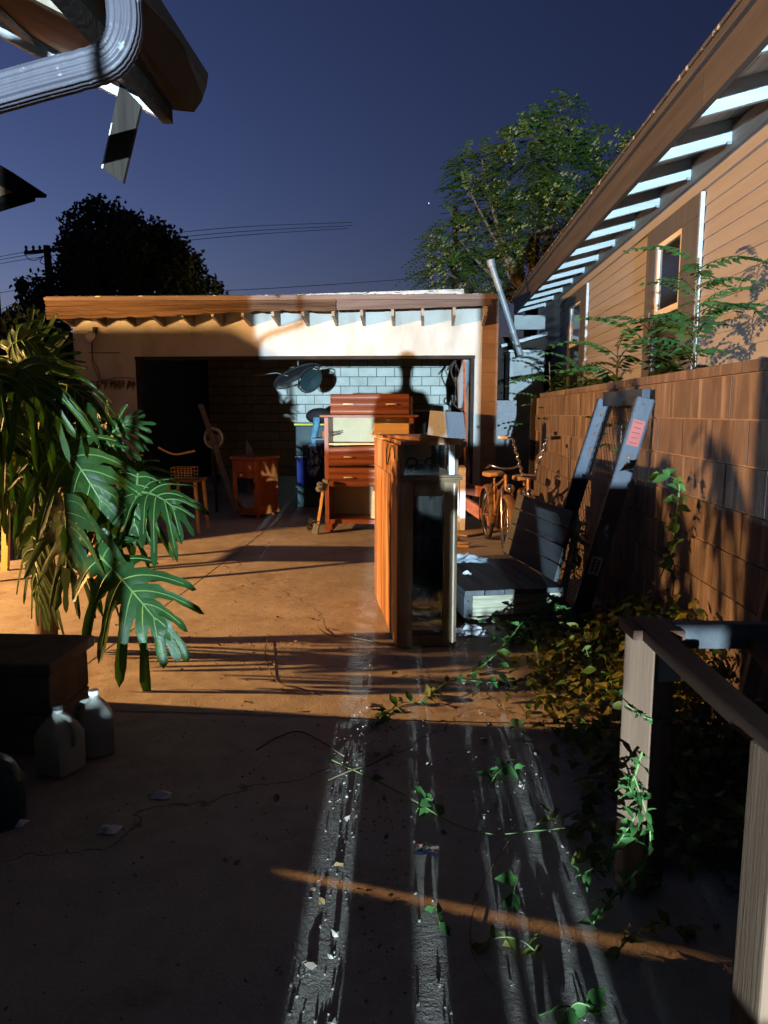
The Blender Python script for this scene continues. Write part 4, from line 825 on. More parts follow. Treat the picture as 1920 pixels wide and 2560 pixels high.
# ---- charcoal plank bench with slanted back
BA = V((.28, 4.80, 0)); bx_ = V((.98, .21, 0)).normalized(); by_ = V((-.21, .98, 0)).normalized(); ba = math.atan2(.21, .98); Rb = rotz(ba)
be = thing('plank_bench', 'low charcoal plank bench with slanted back and raw wood end', 'bench', BA, ba)
def bl_(x, y, z): return BA + bx_ * x + by_ * y + V((0, 0, z))
def bb_(name, m, lo, hi, bev=.003, rot=None):
    c = [(a + b) / 2 for a, b in zip(lo, hi)]; d = [abs(b - a) for a, b in zip(lo, hi)]
    return MB().box(bl_(*c), d, Rb @ rot if rot else Rb).build(name, m, be, bevel=bev)
SL = 1.18
for i in range(5): bb_('seat_plank', M['bench'], (.0 + i * .142 + .003, 0.0 - .006 * (i % 2), .205), (.139 + i * .142, SL, .243), .004)
bb_('end_board', M['bench'], (.0, .012, .05), (.06, .05, .204)); bb_('end_board', M['benchpale'], (.061, .010, .06), (.70, .048, .2035), .003); bb_('side_board', M['bench'], (.0, .051, .05), (.038, SL, .204)); bb_('side_board', M['bench'], (.672, .051, .05), (.71, SL, .204)); bb_('skid', M['benchpale'], (.03, .03, 0), (.70, .10, .049)); bb_('skid', M['benchpale'], (.03, SL - .1, 0), (.70, SL - .03, .049)); bb_('end_board', M['bench'], (.039, SL - .04, .05), (.67, SL - .002, .204))
for x, z in ((.03, .17), (.03, .10)): MB().ball(bl_(x, .009, z), .006, 8, 6).build('screw', M['chrome'], be)
tl = R(14)
for i in range(4):
    h0 = .03 + i * .128; c = bl_(.66 + math.sin(tl) * (h0 + .06), SL / 2 + .02, .245 + math.cos(tl) * (h0 + .06))
    MB().box(c, (.03, SL - .04, .121), Rb @ euler(0, tl, 0)).build('back_plank', M['bench'], be, bevel=.004)
for y in (.06, SL - .08): MB().beam(bl_(.705, y, .06), bl_(.705 + math.sin(tl) * .52, y, .06 + math.cos(tl) * .66), .035, .07).build('back_post', M['bench'] if y > .5 else M['benchpale'], be, bevel=.003)
def crumple(c, sx, sy, sz, seed, n=9):
    r_ = random.Random(seed); vs = []; fs = []
    for i in range(n):
        for j in range(n):
            u, v = i / (n - 1) - .5, j / (n - 1) - .5; e = max(0, 1 - 3.6 * (u * u + v * v)); vs.append(V(c) + V((u * sx * (1 + r_.uniform(-.15, .15)), v * sy * (1 + r_.uniform(-.15, .15)), sz * e * r_.uniform(.3, 1) + .002)))
    for i in range(n - 1):
        for j in range(n - 1): fs.append((i * n + j, (i + 1) * n + j, (i + 1) * n + j + 1, i * n + j + 1))
    return MB().add(vs, fs)
c = gr(1172, 1400, .246); solo(crumple(c, .30, .26, .07, 2), 'plastic_bag', M['film'], 'crumpled clear plastic bag on the bench seat', 'bag', c)
c = gr(1168, 1435, .246); solo(crumple(c, .07, .05, .03, 4, 5), 'paper_scrap', M['paper'], 'small white paper scrap on the bench seat', 'paper', c)
c = gr(1175, 1580); solo(crumple(c, .22, .2, .06, 8), 'paper_wrapper', M['paper'], 'crumpled white and blue wrapper on the ground below the bench end', 'wrapper', c)

# ---- lowrider bicycle seen head-on and a second bike behind it
def bicycle(name, label, cx, y0, mfr, apes=True, rzz=0.0, gap=1.05):
    t = thing(name, label, 'bicycle', (cx, y0, 0), rzz, 'bicycles by the block wall')
    Rt = rotz(rzz); P = lambda x, y, z: V((cx, y0, 0)) + Rt @ V((x, y, z))
    WR = .29
    for yy, nm in ((0, 'wheel'), (gap, 'wheel')):
        wm = Rt @ euler(0, R(90), 0)
        wh = MB().torus(P(0, yy, WR), WR - .02, .022, wm, 28, 8).build(nm, M['rubber'], t, smooth=True)
        sp = MB()
        for k in range(14):
            a = 2 * math.pi * k / 14; sp.tube([P(0, yy, WR), P(0, yy + (WR - .03) * math.cos(a), WR + (WR - .03) * math.sin(a))], .0018, 4)
        sp.build('spokes', M['chrome'], wh); MB().torus(P(0, yy, WR), WR - .045, .008, wm, 28, 6).build('rim', M['chrome'], wh, smooth=True); MB().tube([P(-.05, yy, WR), P(.05, yy, WR)], .018).build('hub', M['rust'], wh)
        # fender
        vs = []; fs = []; n = 14; pr = [(-.045, -.02), (-.035, .012), (0, .024), (.035, .012), (.045, -.02)]
        for i in range(n + 1):
            a = R(-25 + 215 * i / n) if yy > .1 else R(-10 + 205 * i / n)
            for x, r_ in pr: vs.append(P(x, yy + (WR + .03 + r_) * math.cos(a), WR + (WR + .03 + r_) * math.sin(a)))
        for i in range(n):
            for k in range(4): fs.append((i * 5 + k, i * 5 + k + 1, (i + 1) * 5 + k + 1, (i + 1) * 5 + k))
        fo = MB().add(vs, fs).build('fender', mfr, t, smooth=True); so = fo.modifiers.new('solid', 'SOLIDIFY'); so.thickness = .004
    for s in (-1, 1): MB().tube([P(s * .055, 0, WR), P(s * .055, .06, .60), P(s * .04, .10, .70)], .013).build('fork_leg', M['chrome'], t, smooth=True)
    MB().tube([P(0, .09, .66), P(0, .13, .82)], .022).build('head_tube', mfr, t, smooth=True)
    MB().tube(smooth_path([P(0, .11, .74), P(0, .40, .60), P(0, .62, .36)], 6), .018).build('down_tube', mfr, t, smooth=True); MB().tube(smooth_path([P(0, .12, .80), P(0, .45, .70), P(0, .68, .66)], 6), .016).build('top_tube', mfr, t, smooth=True)
    MB().tube([P(0, .62, .34), P(0, .70, .72)], .016).build('seat_tube', mfr, t, smooth=True)
    for s in (-1, 1): MB().tube([P(s * .05, gap, WR), P(s * .03, .64, .34)], .011).build('chain_stay', mfr, t); MB().tube([P(s * .05, gap, WR), P(s * .03, .69, .68)], .010).build('seat_stay', mfr, t)
    sd = MB(); pr = [(.0, .0), (.07, .02), (.11, .10), (.125, .2), (.10, .27), (.0, .29)]
    vs = [P(x, .56 + y, .80 + .015 * math.cos(y * 20)) for x, y in pr] + [P(-x, .56 + y, .80) for x, y in pr[::-1][1:-1]]; k = len(vs); sd.add(vs + [v - V((0, 0, .045)) for v in vs], [tuple(range(k)), tuple(range(k, 2 * k))[::-1]] + [(i, k + i, k + (i + 1) % k, (i + 1) % k) for i in range(k)])
    sd.build('saddle', M['suede'], t, bevel=.012)
    MB().tube([P(0, .70, .72), P(0, .71, .78)], .012).build('seat_post', M['chrome'], t)
    MB().ball(P(0, -.06, .70), (.045, .07, .045), 14, 10, Rt).build('headlight', M['chrome'], t, smooth=True)
    if apes:
        for s in (-1, 1):
            pts = []; n = 40
            for i in range(n + 1):
                u = i / n; pts.append(P(s * (.06 + .10 * u), .12 + .06 * u, .86 + .34 * u) + V((.009 * math.cos(u * 34), .009 * math.sin(u * 34), 0)))
            hb_ = MB().tube(pts, .011, 8).build('handlebar', M['chrome'], t, smooth=True)
            MB().tube([P(s * .16, .18, 1.20), P(s * .23, .20, 1.21)], .011, 8).build('handlebar', M['chrome'], t, smooth=True)
            MB().tube([P(s * .20, .19, 1.205), P(s * .29, .21, 1.21)], .017, 10).build('grip', M['rubber'] if s > 0 else M['brass'], hb_, smooth=True)
        MB().tube([P(-.07, .12, .84), P(.07, .12, .84)], .012).build('handlebar', M['chrome'], t)
        MB().box(P(.24, .17, 1.25), (.03, .02, .035)).build('mirror', M['rubber'], t, bevel=.004)
    else:
        MB().tube(smooth_path([P(-.17, .30, .88), P(-.15, .18, .91), P(-.05, .10, .89), P(.05, .10, .89), P(.15, .18, .91), P(.17, .30, .88)], 5), .011).build('handlebar', M['chrome'], t, smooth=True)
    return t
b1 = bicycle('bicycle', 'rusty lowrider bicycle with tall twisted chrome handlebars by the block wall', .98, 6.75, M['rust'], True, R(-4))
b2 = bicycle('bicycle', 'second rusty bicycle with low handlebars left of the lowrider', .84, 7.20, M['rust'], False, R(6))

# ---- blue loading ramp leaning on the wall
rp = thing('loading_ramp', 'dark blue steel mesh loading ramp leaning on the block wall', 'ramp', (1.0, 4.85, 0))
tl_, tr_ = V((1.285, 5.25, 1.535)), V((1.345, 4.52, 1.535)); bl0, br0 = V((.90, 5.40, .02)), V((.99, 4.62, .02))
def chan(p, q, nm):
    s_, d_, u_ = frame(q - p, (1, 0, 0)); o = MB(); L_ = (q - p).length; c = (p + q) / 2; Rm = Matrix((s_, d_, u_)).transposed()
    o.box(c, (.006, L_, .10), Rm); o.box(c + u_ * .053 + V((0, .018, 0)), (.042, L_ - .002, .006), Rm); o.box(c - u_ * .053 + V((0, .018, 0)), (.042, L_ - .002, .006), Rm)
    return o.build(nm, M['blue'], rp, bevel=.002)
rl_ = chan(bl0, tl_, 'rail'); rr_ = chan(br0, tr_, 'rail')
MB().beam(tl_ + V((0, 0, .005)), tr_ + V((0, 0, .005)), .05, .10).build('top_bar', M['blue'], rp, bevel=.003)
for t in (.08, .36, .64): MB().beam(bl0.lerp(tl_, t) + V((.02, 0, 0)), br0.lerp(tr_, t) + V((.02, 0, 0)), .04, .03).build('cross_bar', M['blue'], rp)
me_ = MB()
def rpt(u, v): return bl0.lerp(tl_, v).lerp(br0.lerp(tr_, v), u) + V((.012, 0, 0))
NU, NV = 11, 34
for i in range(NU):
    for j in range(NV):
        u0, u1 = .07 + .86 * i / NU, .07 + .86 * (i + 1) / NU; v0, vm, v1 = j / NV, (j + .5) / NV, (j + 1) / NV; um = (u0 + u1) / 2
        for a, b in (((u0, vm), (um, v1)), ((um, v1), (u1, vm)), ((u1, vm), (um, v0)), ((um, v0), (u0, vm))):
            p, q = rpt(*a), rpt(*b); d = (q - p).normalized(); s_ = d.cross(V((-.95, 0, .3))).normalized() * .0024; n_ = V((-.0015, 0, .0004)); me_.add([p - s_, q - s_, q + s_, p + s_, p - s_ + n_, q - s_ + n_, q + s_ + n_, p + s_ + n_], [(0, 3, 2, 1), (4, 5, 6, 7), (0, 1, 5, 4), (2, 3, 7, 6)])
stuff(me_.build('expanded_mesh', M['steelmesh'], rp))
s_, d_, u_ = frame(tr_ - br0, (1, 0, 0)); Rr = Matrix((u_, d_, -s_)).transposed(); nrm = s_ if s_.y < 0 else -s_
def onr(p, q, v): return p.lerp(q, v) + nrm * .0055
st_ = MB().box(onr(br0, tr_, .86), (.075, .16, .003), Rr).build('warning_sticker', M['label_red'], rp)
for k in range(5): MB().box(onr(br0, tr_, .82 + .02 * k) + nrm * .002, (.055 - .01 * (k % 2), .006, .001), Rr).build('print_line', M['ink'], st_)
wl_ = MB().box(onr(br0, tr_, .30), (.07, .12, .002), Rr).build('maker_label', M['shade'], rp); MB().box(onr(br0, tr_, .30) + nrm * .002, (.045, .09, .001), Rr).build('label_field', M['blue'], wl_)
for k in range(4): MB().box(onr(br0, tr_, .275 + .015 * k) + nrm * .003, (.006, .012, .001), Rr).build('label_letter', M['white'], wl_)
for p, q, vs in ((bl0, tl_, (.93, .88, .84, .77, .745, .45)), (br0, tr_, (.76, .73, .47, .46))):
    for v in vs: MB().ball(onr(p, q, v), .011, 10, 6).build('bolt', M['galv'] if v < .5 else M['rust'], rp)
lean('green_pole', V((1.05, 5.2, .25)), V((1.25, 5.9, .62)), .03, .03, M['greenpole'], 'short green pole leaning beside the blue ramp', 'pole')

# ---- wooden railing in the right foreground
ra = thing('wooden_railing', 'unfinished lumber railing with square posts at the right front', 'railing', (.74, 1.8, 0))
P1 = V((.672, 2.10, 0)); P2 = V((.705, 1.37, 0))
o = MB().box(P1 + V((0, 0, .40)), (.105, .105, .80), rotz(R(38))).build('post', M['lumber'], ra, bevel=.005)
MB().box(P1 + V((.0, 0, .816)), (.15, .135, .03), rotz(R(3))).build('post_cap', M['lumber_y'], ra, bevel=.004)
MB().box(P1 + V((.035, -.052, .73)), (.075, .012, .11), rotz(R(3))).build('joist_hanger', M['galv'], ra, bevel=.002)
MB().box(P2 + V((.02, 0, .40)), (.125, .10, .80), rotz(R(8))).build('post', M['lumber'], ra, bevel=.006)
MB().beam(P1 + V((.01, .06, .815)) + V((-.03, -.02, .008)), P2 + V((-.005, -.05, .80)), .062, .04).build('top_rail', M['lumber_y'], ra, bevel=.004)
MB().beam(P1 + V((.06, .0, .80)), V((1.38, 2.12, .80)), .04, .075).build('cross_rail', M['bench'], ra, bevel=.003)
MB().box(V((.97, 1.82, .66)), (.05, .05, .13), rotz(R(20))).build('block', M['lumber'], ra, bevel=.004); MB().beam(V((.97, 1.82, .72)), V((.97, 2.10, .78)), .04, .04).build('block_arm', M['lumber_y'], ra)
MB().ball(P2 + V((-.005, -.046, .66)), (.006, .002, .01), 8, 6).build('screw', M['chrome'], ra)
for z, sg in ((.585, 1), (.36, -1)):
    MB().tube([P1 + V((.066 * math.cos(a), .066 * math.sin(a), z + .012 * math.sin(a * 1.0 + sg))) for a in [i * math.pi / 10 for i in range(21)]], .0025, 5).build('wire_wrap', M['twig'], ra)
solo(MB().beam(V((1.2, 2.75, .0)), V((1.28, 2.60, .98)), .05, .03), 'splintered_board', M['lumber'], 'splintered pale board leaning behind the railing at the right edge', 'board', (1.2, 2.75, 0))

# ---- planter wall and jugs at the lower left
PX = -1.52; PY = 2.72
pl = thing('planter_box', 'dark masonry planter with slab cap at the lower left', 'planter', (-1.8, 2.9, 0))
for j in range(2):
    for i in range(2): bz('stone', M['stone'], pl, (-2.12 + i * .28, 2.81, .002 + j * .18), (-1.845 + i * .28, 3.16, .178 + j * .18), .008)
bz('cap', M['stone'], pl, (-2.13, 2.78, .362), (-1.54, 3.19, .415), .01)
def jug(name, loc, label, capm, rzz):
    t = thing(name, label, 'jug', loc, rzz, 'plastic jugs by the planter'); loc = V(loc); Rj = rotz(rzz)
    def sq(r, z, k): return [(loc + Rj @ V((r * c_ * (1 / max(abs(c_) ** k + abs(s_) ** k, 1e-6) ** (1 / k)), r * s_ * (1 / max(abs(c_) ** k + abs(s_) ** k, 1e-6) ** (1 / k)), z))) for c_, s_ in [(math.cos(2 * math.pi * i / 24), math.sin(2 * math.pi * i / 24)) for i in range(24)]]
    rings = [sq(.05, .001, 6), sq(.073, .008, 6), sq(.075, .10, 6), sq(.075, .155, 6), sq(.060, .195, 4), sq(.036, .228, 2.5), sq(.02, .245, 2), sq(.02, .262, 2)]
    vs = sum(rings, []); fs = [(i * 24 + k, i * 24 + (k + 1) % 24, (i + 1) * 24 + (k + 1) % 24, (i + 1) * 24 + k) for i in range(len(rings) - 1) for k in range(24)] + [tuple(range(24))[::-1]]
    MB().add(vs, fs).build('body', M['jug'], t, smooth=True)
    MB().tube(smooth_path([loc + Rj @ V(p) for p in ((.022, 0, .235), (.062, 0, .222), (.082, 0, .17), (.074, 0, .115))], 5), .011, 8).build('handle', M['jug'], t, smooth=True)
    MB().lathe([(.021, .258), (.021, .276), (.0, .277)], loc, 16).build('cap', capm, t)
jug('milk_jug', (-1.40, 2.86, 0), 'white gallon jug standing right of the planter', M['white'], R(-150))
jug('milk_jug', (-1.475, 2.70, 0), 'gallon jug with dark cap half hidden in front of the planter', M['rubber'], R(-20))
wc = thing('watering_can', 'pale handled can in the dark at the lower left', 'watering can', (-1.5, 2.32, 0))
MB().lathe([(.08, 0), (.085, .15), (.06, .2), (.05, .2)], (-1.5, 2.32, 0), 18).build('body', M['tote'], wc, smooth=True); MB().tube(smooth_path([V(p) for p in ((-1.56, 2.32, .18), (-1.555, 2.31, .245), (-1.5, 2.30, .262), (-1.44, 2.31, .225), (-1.43, 2.32, .13))], 5), .013, 8).build('handle', M['jug'], wc, smooth=True)

# ---- floodlight and dead vine on the garage front
fl_ = thing('wall_floodlight', 'small round floodlight on the garage front at left', 'floodlight', at(232, 830, FY - .05))
c = at(228, 842, FY - .12); MB().lathe([(.02, .10), (.05, .08), (.075, .02), (.08, 0), (.07, 0), (.05, .04), (.0, .05)], c, 22, euler(R(65), 0, R(-25))).build('shade', M['white'], fl_, smooth=True); MB().ball(c + V((-.01, -.02, -.012)), .042, 14, 10).build('bulb', M['chrome'], fl_, smooth=True)
MB().box(at(237, 826, FY - .03), (.05, .06, .09)).build('bracket', M['rubber'], fl_, bevel=.006); MB().tube([at(237, 830, FY - .05), c + V((0, .06, .02))], .014).build('arm', M['rubber'], fl_)
dv = thing('wall_vine', 'dead vine strands hanging from the garage front below the floodlight', 'vine', at(260, 960, FY)); yv = FY - .02
for pts in (((232, 850), (231, 880), (233, 900), (246, 925), (252, 950)), ((228, 855), (230, 890), (230, 905), (240, 930), (248, 952)), ((190, 945), (205, 955), (240, 955), (270, 948), (300, 944), (337, 946)), ((221, 882), (250, 882), (268, 882), (301, 882))): MB().tube(smooth_path([at(x, y, yv) for x, y in pts], 4), .006, 5).build('strand', M['twig'], dv)
rv = random.Random(12)
for x in (203, 228, 245, 255, 263, 278, 286, 298, 309, 323, 332):
    t_ = MB()
    for k in range(4):
        p = at(x + rv.uniform(-3, 3), 950 + rv.uniform(0, 6), yv); q = p + V((rv.uniform(-.03, .03), -.02, -rv.uniform(.04, .15))); t_.tube([p, (p + q) / 2 + V((rv.uniform(-.02, .02), 0, 0)), q], [.012, .015, .003], 5, flat=.4)
    t_.build('dead_leaf_tuft', M['twig'], dv)

# ---- workbench with bottle, stool with wire basket behind the big leaves
wk = thing('workbench', 'wooden trestle workbench behind the split-leaf plant', 'workbench', (-3.2, 6.1, 0))
bz('top', M['lumber_y'], wk, (-3.9, 5.8, .80), (-2.7, 6.3, .84))
for sx_, sy_ in ((-1, -1), (1, -1), (-1, 1), (1, 1)): MB().beam(V((-3.3 + sx_ * .45, 6.05 + sy_ * .2, .80)), V((-3.3 + sx_ * .56, 6.05 + sy_ * .26, 0)), .06, .04).build('leg', M['pine'], wk)
c = V((at(170, 1200, 6.0).x, 6.0, .841)); bo = thing('soda_bottle', 'green bottle with red and white label on the workbench', 'bottle', c); MB().lathe([(.03, 0), (.034, .01), (.034, .10), (.012, .17), (.012, .21)], c, 16).build('body', M['greenpole'], bo, smooth=True); MB().lathe([(.0347, .02), (.0347, .055)], c, 16).build('label_band', M['label_red'], bo); MB().lathe([(.0347, .056), (.0347, .08)], c, 16).build('label_band', M['white'], bo); MB().lathe([(.014, .205), (.014, .225), (0, .226)], c, 12).build('cap', M['white'], bo)
c = at(118, 1188, 6.0); solo(MB().box((c.x, 6.0, .868), (.13, .1, .05)), 'parts_box', M['card'], 'small pale box on the workbench beside the bottle', 'box', (c.x, 6, .842))
c = at(455, 1180, 8.5); sl_ = thing('stool', 'wooden stool under the wire basket in the dark', 'stool', (c.x, 8.6, 0)); bz('seat', M['lumber_y'], sl_, (c.x - .2, 8.45, c.z - .12), (c.x + .2, 8.85, c.z - .09))
for sx_ in (-1, 1):
    for sy_ in (-1, 1): MB().beam(V((c.x + sx_ * .16, 8.65 + sy_ * .16, c.z - .12)), V((c.x + sx_ * .19, 8.65 + sy_ * .19, 0)), .035, .035).build('leg', M['pine'], sl_)
wb_ = thing('wire_basket', 'small orange wire basket on the stool', 'basket', (c.x, 8.6, c.z - .09)); wm_ = MB()
for i in range(7):
    x = c.x - .12 + .04 * i; wm_.tube([V((x, 8.48, c.z - .08)), V((x, 8.46, c.z + .05))], .003, 4); wm_.tube([V((x, 8.72, c.z - .08)), V((x, 8.74, c.z + .05))], .003, 4); wm_.tube([V((x, 8.48, c.z - .08)), V((x, 8.72, c.z - .08))], .003, 4)
for z in (-.04, 0, .05):
    wm_.tube([V((c.x - .13, 8.47, c.z + z)), V((c.x + .13, 8.47, c.z + z)), V((c.x + .13, 8.73, c.z + z)), V((c.x - .13, 8.73, c.z + z)), V((c.x - .13, 8.47, c.z + z))], .003, 4)
wm_.build('wires', M['pine'], wb_)
solo(MB().tube(smooth_path([at(396, 1118, 8.45), at(418, 1130, 8.45), at(440, 1136, 8.45), at(465, 1132, 8.45), at(487, 1127, 8.45)], 4), [.012] * 17, 6), 'dry_branch', M['pine'], 'pale dry branch end sticking out above the stool', 'branch', at(440, 1136, 7.3), True)
# ================================================================== PLANTS
UP = V((0, 0, 1))
def philo_leaf(base, tip, nh, Wd, seed, droop=.5, bow=.08, n=8, back=True):
    r_ = random.Random(seed); base = V(base); tip = V(tip); Lm = (tip - base).length; nh = V(nh)
    ctrl = (base + tip) / 2 + nh.normalized() * bow + UP * bow
    def m(t): return base * (1 - t) ** 2 + ctrl * 2 * t * (1 - t) + tip * t * t
    def fr(t):
        T = ((ctrl - base) * (1 - t) + (tip - ctrl) * t).normalized(); N = (nh - T * nh.dot(T)).normalized(); return T, N, T.cross(N)
    bl = MB(); rb = MB(); K = 9
    wp = [(0, 1.0), (.12, 1.12), (.26, 1.16), (.40, 1.0), (.54, .70), (.68, .66), (.82, .78), (.93, .55), (1, .04)]
    us = [0, .10, .20, .30, .40, .50, .60, .72, .84, .94, 1.0]; K = len(us)
    shr = {.40: .80, .50: .56, .60: .50, .72: .54, .84: .58, .94: .42, 1.0: .03}
    for s in (-1, 1):
        C = []; E_ = []
        for i in range(n):
            tc = (i + .5) / n; T, N, S = fr(tc); th = R(120 - 98 * tc ** .8) + r_.uniform(-.10, .10)
            Ln = Wd * (.45 + .62 * math.sin(math.pi * min(1, tc * .80 + .22))) * r_.uniform(.82, 1.15) * (.8 if i == 0 else 1)
            d = T * math.cos(th) + S * s * math.sin(th); dr_ = droop * r_.uniform(.6, 1.5); tw = r_.uniform(-.5, .5); fold = r_.uniform(.02, .08)
            cl_ = [m(tc) + d * Ln * u + T * Ln * .14 * u * u - UP * dr_ * Ln * u * u + N * fold * Ln * math.sin(math.pi * min(1, u * 1.6)) for u in us]
            C.append(cl_); E_.append((d, N, tw, T))
        for i in range(n):
            d, N, tw, T = E_[i]; cl_ = C[i]; vs = []; e = T - d * T.dot(d); e.normalize(); w0 = {}
            for k, u in enumerate(us):
                if k == 0: vs += [m(i / n), m((i + .5) / n), m((i + 1) / n)]; continue
                q = []
                for sd, nb_ in ((-1, i - 1), (1, i + 1)):
                    if u <= .31:
                        if 0 <= nb_ < n: p_ = (cl_[k] + C[nb_][k]) / 2 + N * (-.006)
                        else: p_ = cl_[k] + e * sd * Lm / n * .55 * (1 + u)
                        w0[sd] = (p_ - cl_[k]).length
                    else:
                        ee = e * math.cos(tw * u) + N * math.sin(tw * u); p_ = cl_[k] + ee * sd * w0[sd] * shr[u] * r_.uniform(.78, 1.22) + N * .008
                    q.append(p_)
                vs += [q[0], cl_[k], q[1]]
            fs = [(3 * k + j, 3 * k + j + 1, 3 * (k + 1) + j + 1, 3 * (k + 1) + j) for k in range(K - 1) for j in (0, 1)]
            bl.add(vs, fs); rb.tube([c + N * .003 for c in cl_[:-2]], [.0045 * (1 - .75 * k / K) for k in range(K - 2)], 5, False)
    T, N, S = fr(1.0); vs = []; K = len(wp)
    for u, wv in wp: c = tip + T * Wd * .55 * u - UP * droop * Wd * .4 * u * u; vs += [c - S * Lm / n * .5 * wv * .8, c, c + S * Lm / n * .5 * wv * .8]
    bl.add(vs, [(3 * k + j, 3 * k + j + 1, 3 * (k + 1) + j + 1, 3 * (k + 1) + j) for k in range(K - 1) for j in (0, 1)])
    rb.tube([m(t / 10) + fr(t / 10)[1] * .003 for t in range(11)], [.009 - .0006 * t for t in range(11)], 6)
    return bl, rb
ph = thing('split_leaf_philodendron', 'large split-leaf philodendron hanging over the yard at left', 'plant', (-2.35, 4.35, 0))
PC = V((-2.42, 4.35, .0)); CAMV = V((0, -1, .25))
MB().tube([PC, PC + V((.05, -.05, .4)), PC + V((.02, .02, .9)), PC + V((.08, 0, 1.15))], [.07, .06, .055, .05], 10).build('trunk', M['bark'], ph, smooth=True)
LV = [  # base px, tip px, depth base/tip, width, normal hint, droop, bow
    ((245, 1385), (398, 1560), 3.75, 3.62, .27, (.25, -1, .35), .55, .03),
    ((128, 1085), (262, 1270), 3.9, 3.85, .30, (.35, -1, .55), .45, .06),
    ((20, 925), (120, 1010), 3.7, 3.6, .30, (.1, -1, .9), .95, .08),
    ((120, 985), (215, 1005), 4.1, 4.0, .22, (.1, -.7, 1), .8, .08),
    ((250, 1120), (330, 1060), 4.2, 4.2, .22, (-.3, -1, .4), .2, .04),
    ((330, 1235), (440, 1275), 4.0, 3.9, .22, (.2, -.8, .9), .5, .05),
    ((345, 1185), (335, 1320), 4.0, 3.9, .20, (.5, -1, .3), .4, .03),
    ((85, 1300), (100, 1480), 4.0, 4.05, .26, (-.6, -.8, .25), .7, .02),
    ((160, 1240), (165, 1420), 3.7, 3.75, .27, (.3, 1, .3), .7, .02),
    ((30, 1150), (95, 1310), 4.2, 4.2, .28, (-.6, -.7, .5), .6, .04),
    ((90, 1050), (40, 1190), 4.3, 4.2, .27, (-.5, -.8, .5), .6, .04),
    ((60, 960), (150, 900), 4.5, 4.6, .26, (-.2, -.8, .5), .1, .05),
    ((100, 940), (60, 850), 4.6, 4.7, .26, (-.3, -.9, .4), .0, .05),
    ((20, 880), (90, 860), 4.4, 4.4, .25, (-.1, -.9, .6), .4, .05),
    ((-40, 1010), (40, 1120), 3.9, 3.8, .28, (0, -1, .6), .8, .05),
    ((-30, 1080), (20, 1240), 4.1, 4.1, .28, (-.2, -1, .4), .7, .05),
    ((190, 1060), (290, 1130), 4.3, 4.2, .24, (.2, -.8, .8), .6, .06),
    ((300, 1190), (380, 1210), 4.4, 4.4, .20, (.1, -.8, .7), .4, .06),
    ((210, 1160), (240, 1300), 4.2, 4.2, .24, (.1, -1, .4), .5, .03),
    ((40, 1020), (110, 1080), 4.1, 4.1, .26, (.1, -.8, .8), .7, .06),
    ((300, 1280), (260, 1350), 4.3, 4.2, .2, (.1, -1, .4), .5, .03),
    ((-60, 930), (10, 960), 3.6, 3.5, .26, (.1, -.9, .7), .8, .05)]
for i, (b_, t_, y0, y1, wd, nh, dr_, bow) in enumerate(LV):
    B_, T_ = at(*b_, y0), at(*t_, y1)
    bl, rb = philo_leaf(B_, T_, nh, wd * 1.15, 40 + i, dr_, bow, 6)
    lo = bl.build('leaf', M['philo'], ph, smooth=True); rb.build('rib', M['philo_rib'], lo, smooth=True)
    st = PC + V((.06, 0, .95 if i % 3 else .7)); md = (st + B_) / 2 + UP * (.22 if B_.z > .7 else .12)
    MB().tube([st * (1 - t) ** 2 + md * 2 * t * (1 - t) + B_ * t * t for t in [k / 12 for k in range(13)]], [.014 - .0005 * k for k in range(13)], 7).build('leaf_stalk', M['petiole'], ph, smooth=True)

# ---- leaf meshes for vines
def ovate(L_, W_, fold, curl, seed):
    r_ = random.Random(seed); pr = [(0, .02), (.15, .55), (.35, 1), (.55, .92), (.78, .5), (1, .02)]; vs = []
    for u, wv in pr:
        z = -curl * L_ * u * u; vs += [V((-W_ * wv / 2, L_ * u, z + fold * W_ * wv / 2 + r_.uniform(-.004, .004))), V((0, L_ * u, z)), V((W_ * wv / 2, L_ * u, z + fold * W_ * wv / 2 + r_.uniform(-.004, .004)))]
    return vs, [(3 * k + j, 3 * k + j + 1, 3 * (k + 1) + j + 1, 3 * (k + 1) + j) for k in range(5) for j in (0, 1)]
def leafmesh(nm, m_, L_, W_, k):
    out_ = []
    for i in range(k):
        r_ = random.Random(i + 90); vs, fs = ovate(L_ * r_.uniform(.8, 1.15), W_ * r_.uniform(.8, 1.2), r_.uniform(.1, .6), r_.uniform(-.1, .6), i); out_.append(MB().add(vs, fs).mesh(nm, m_, True))
    return out_
vine_leaves = leafmesh('vine_leaf', M['vine'], .062, .034, 5); dry_leaves = leafmesh('dry_leaf', M['vine_dry'], .07, .036, 5); dead_leaves = leafmesh('dead_leaf', M['dead'], .055, .03, 4); curl_leaves = leafmesh('curled_leaf', M['vine'], .044, .018, 5)
def rmat(r_): return euler(r_.uniform(-.9, .9), r_.uniform(-.9, .9), r_.uniform(0, 6.28))
def vine(label, pts, meshes, step, seed, rad=.004, per=2, sc=1.0, stemm=None, skip=0.0):
    r_ = random.Random(seed); P_ = smooth_path([V(p) for p in pts], 8); t = thing('vine', label, 'vine', P_[0], 0)
    MB().tube(P_, [rad * (1 - .6 * i / len(P_)) for i in range(len(P_))], 6).build('stem', stemm or M['stem'], t, smooth=True)
    acc = 0
    for i in range(1, len(P_)):
        acc += (P_[i] - P_[i - 1]).length
        while acc > step:
            acc -= step
            if r_.random() < skip: continue
            for k in range(per): piece(r_.choice(meshes), 'leaf', t, TR(P_[i], rmat(r_), [sc * r_.uniform(.7, 1.25)] * 3))
    return t
G = gr
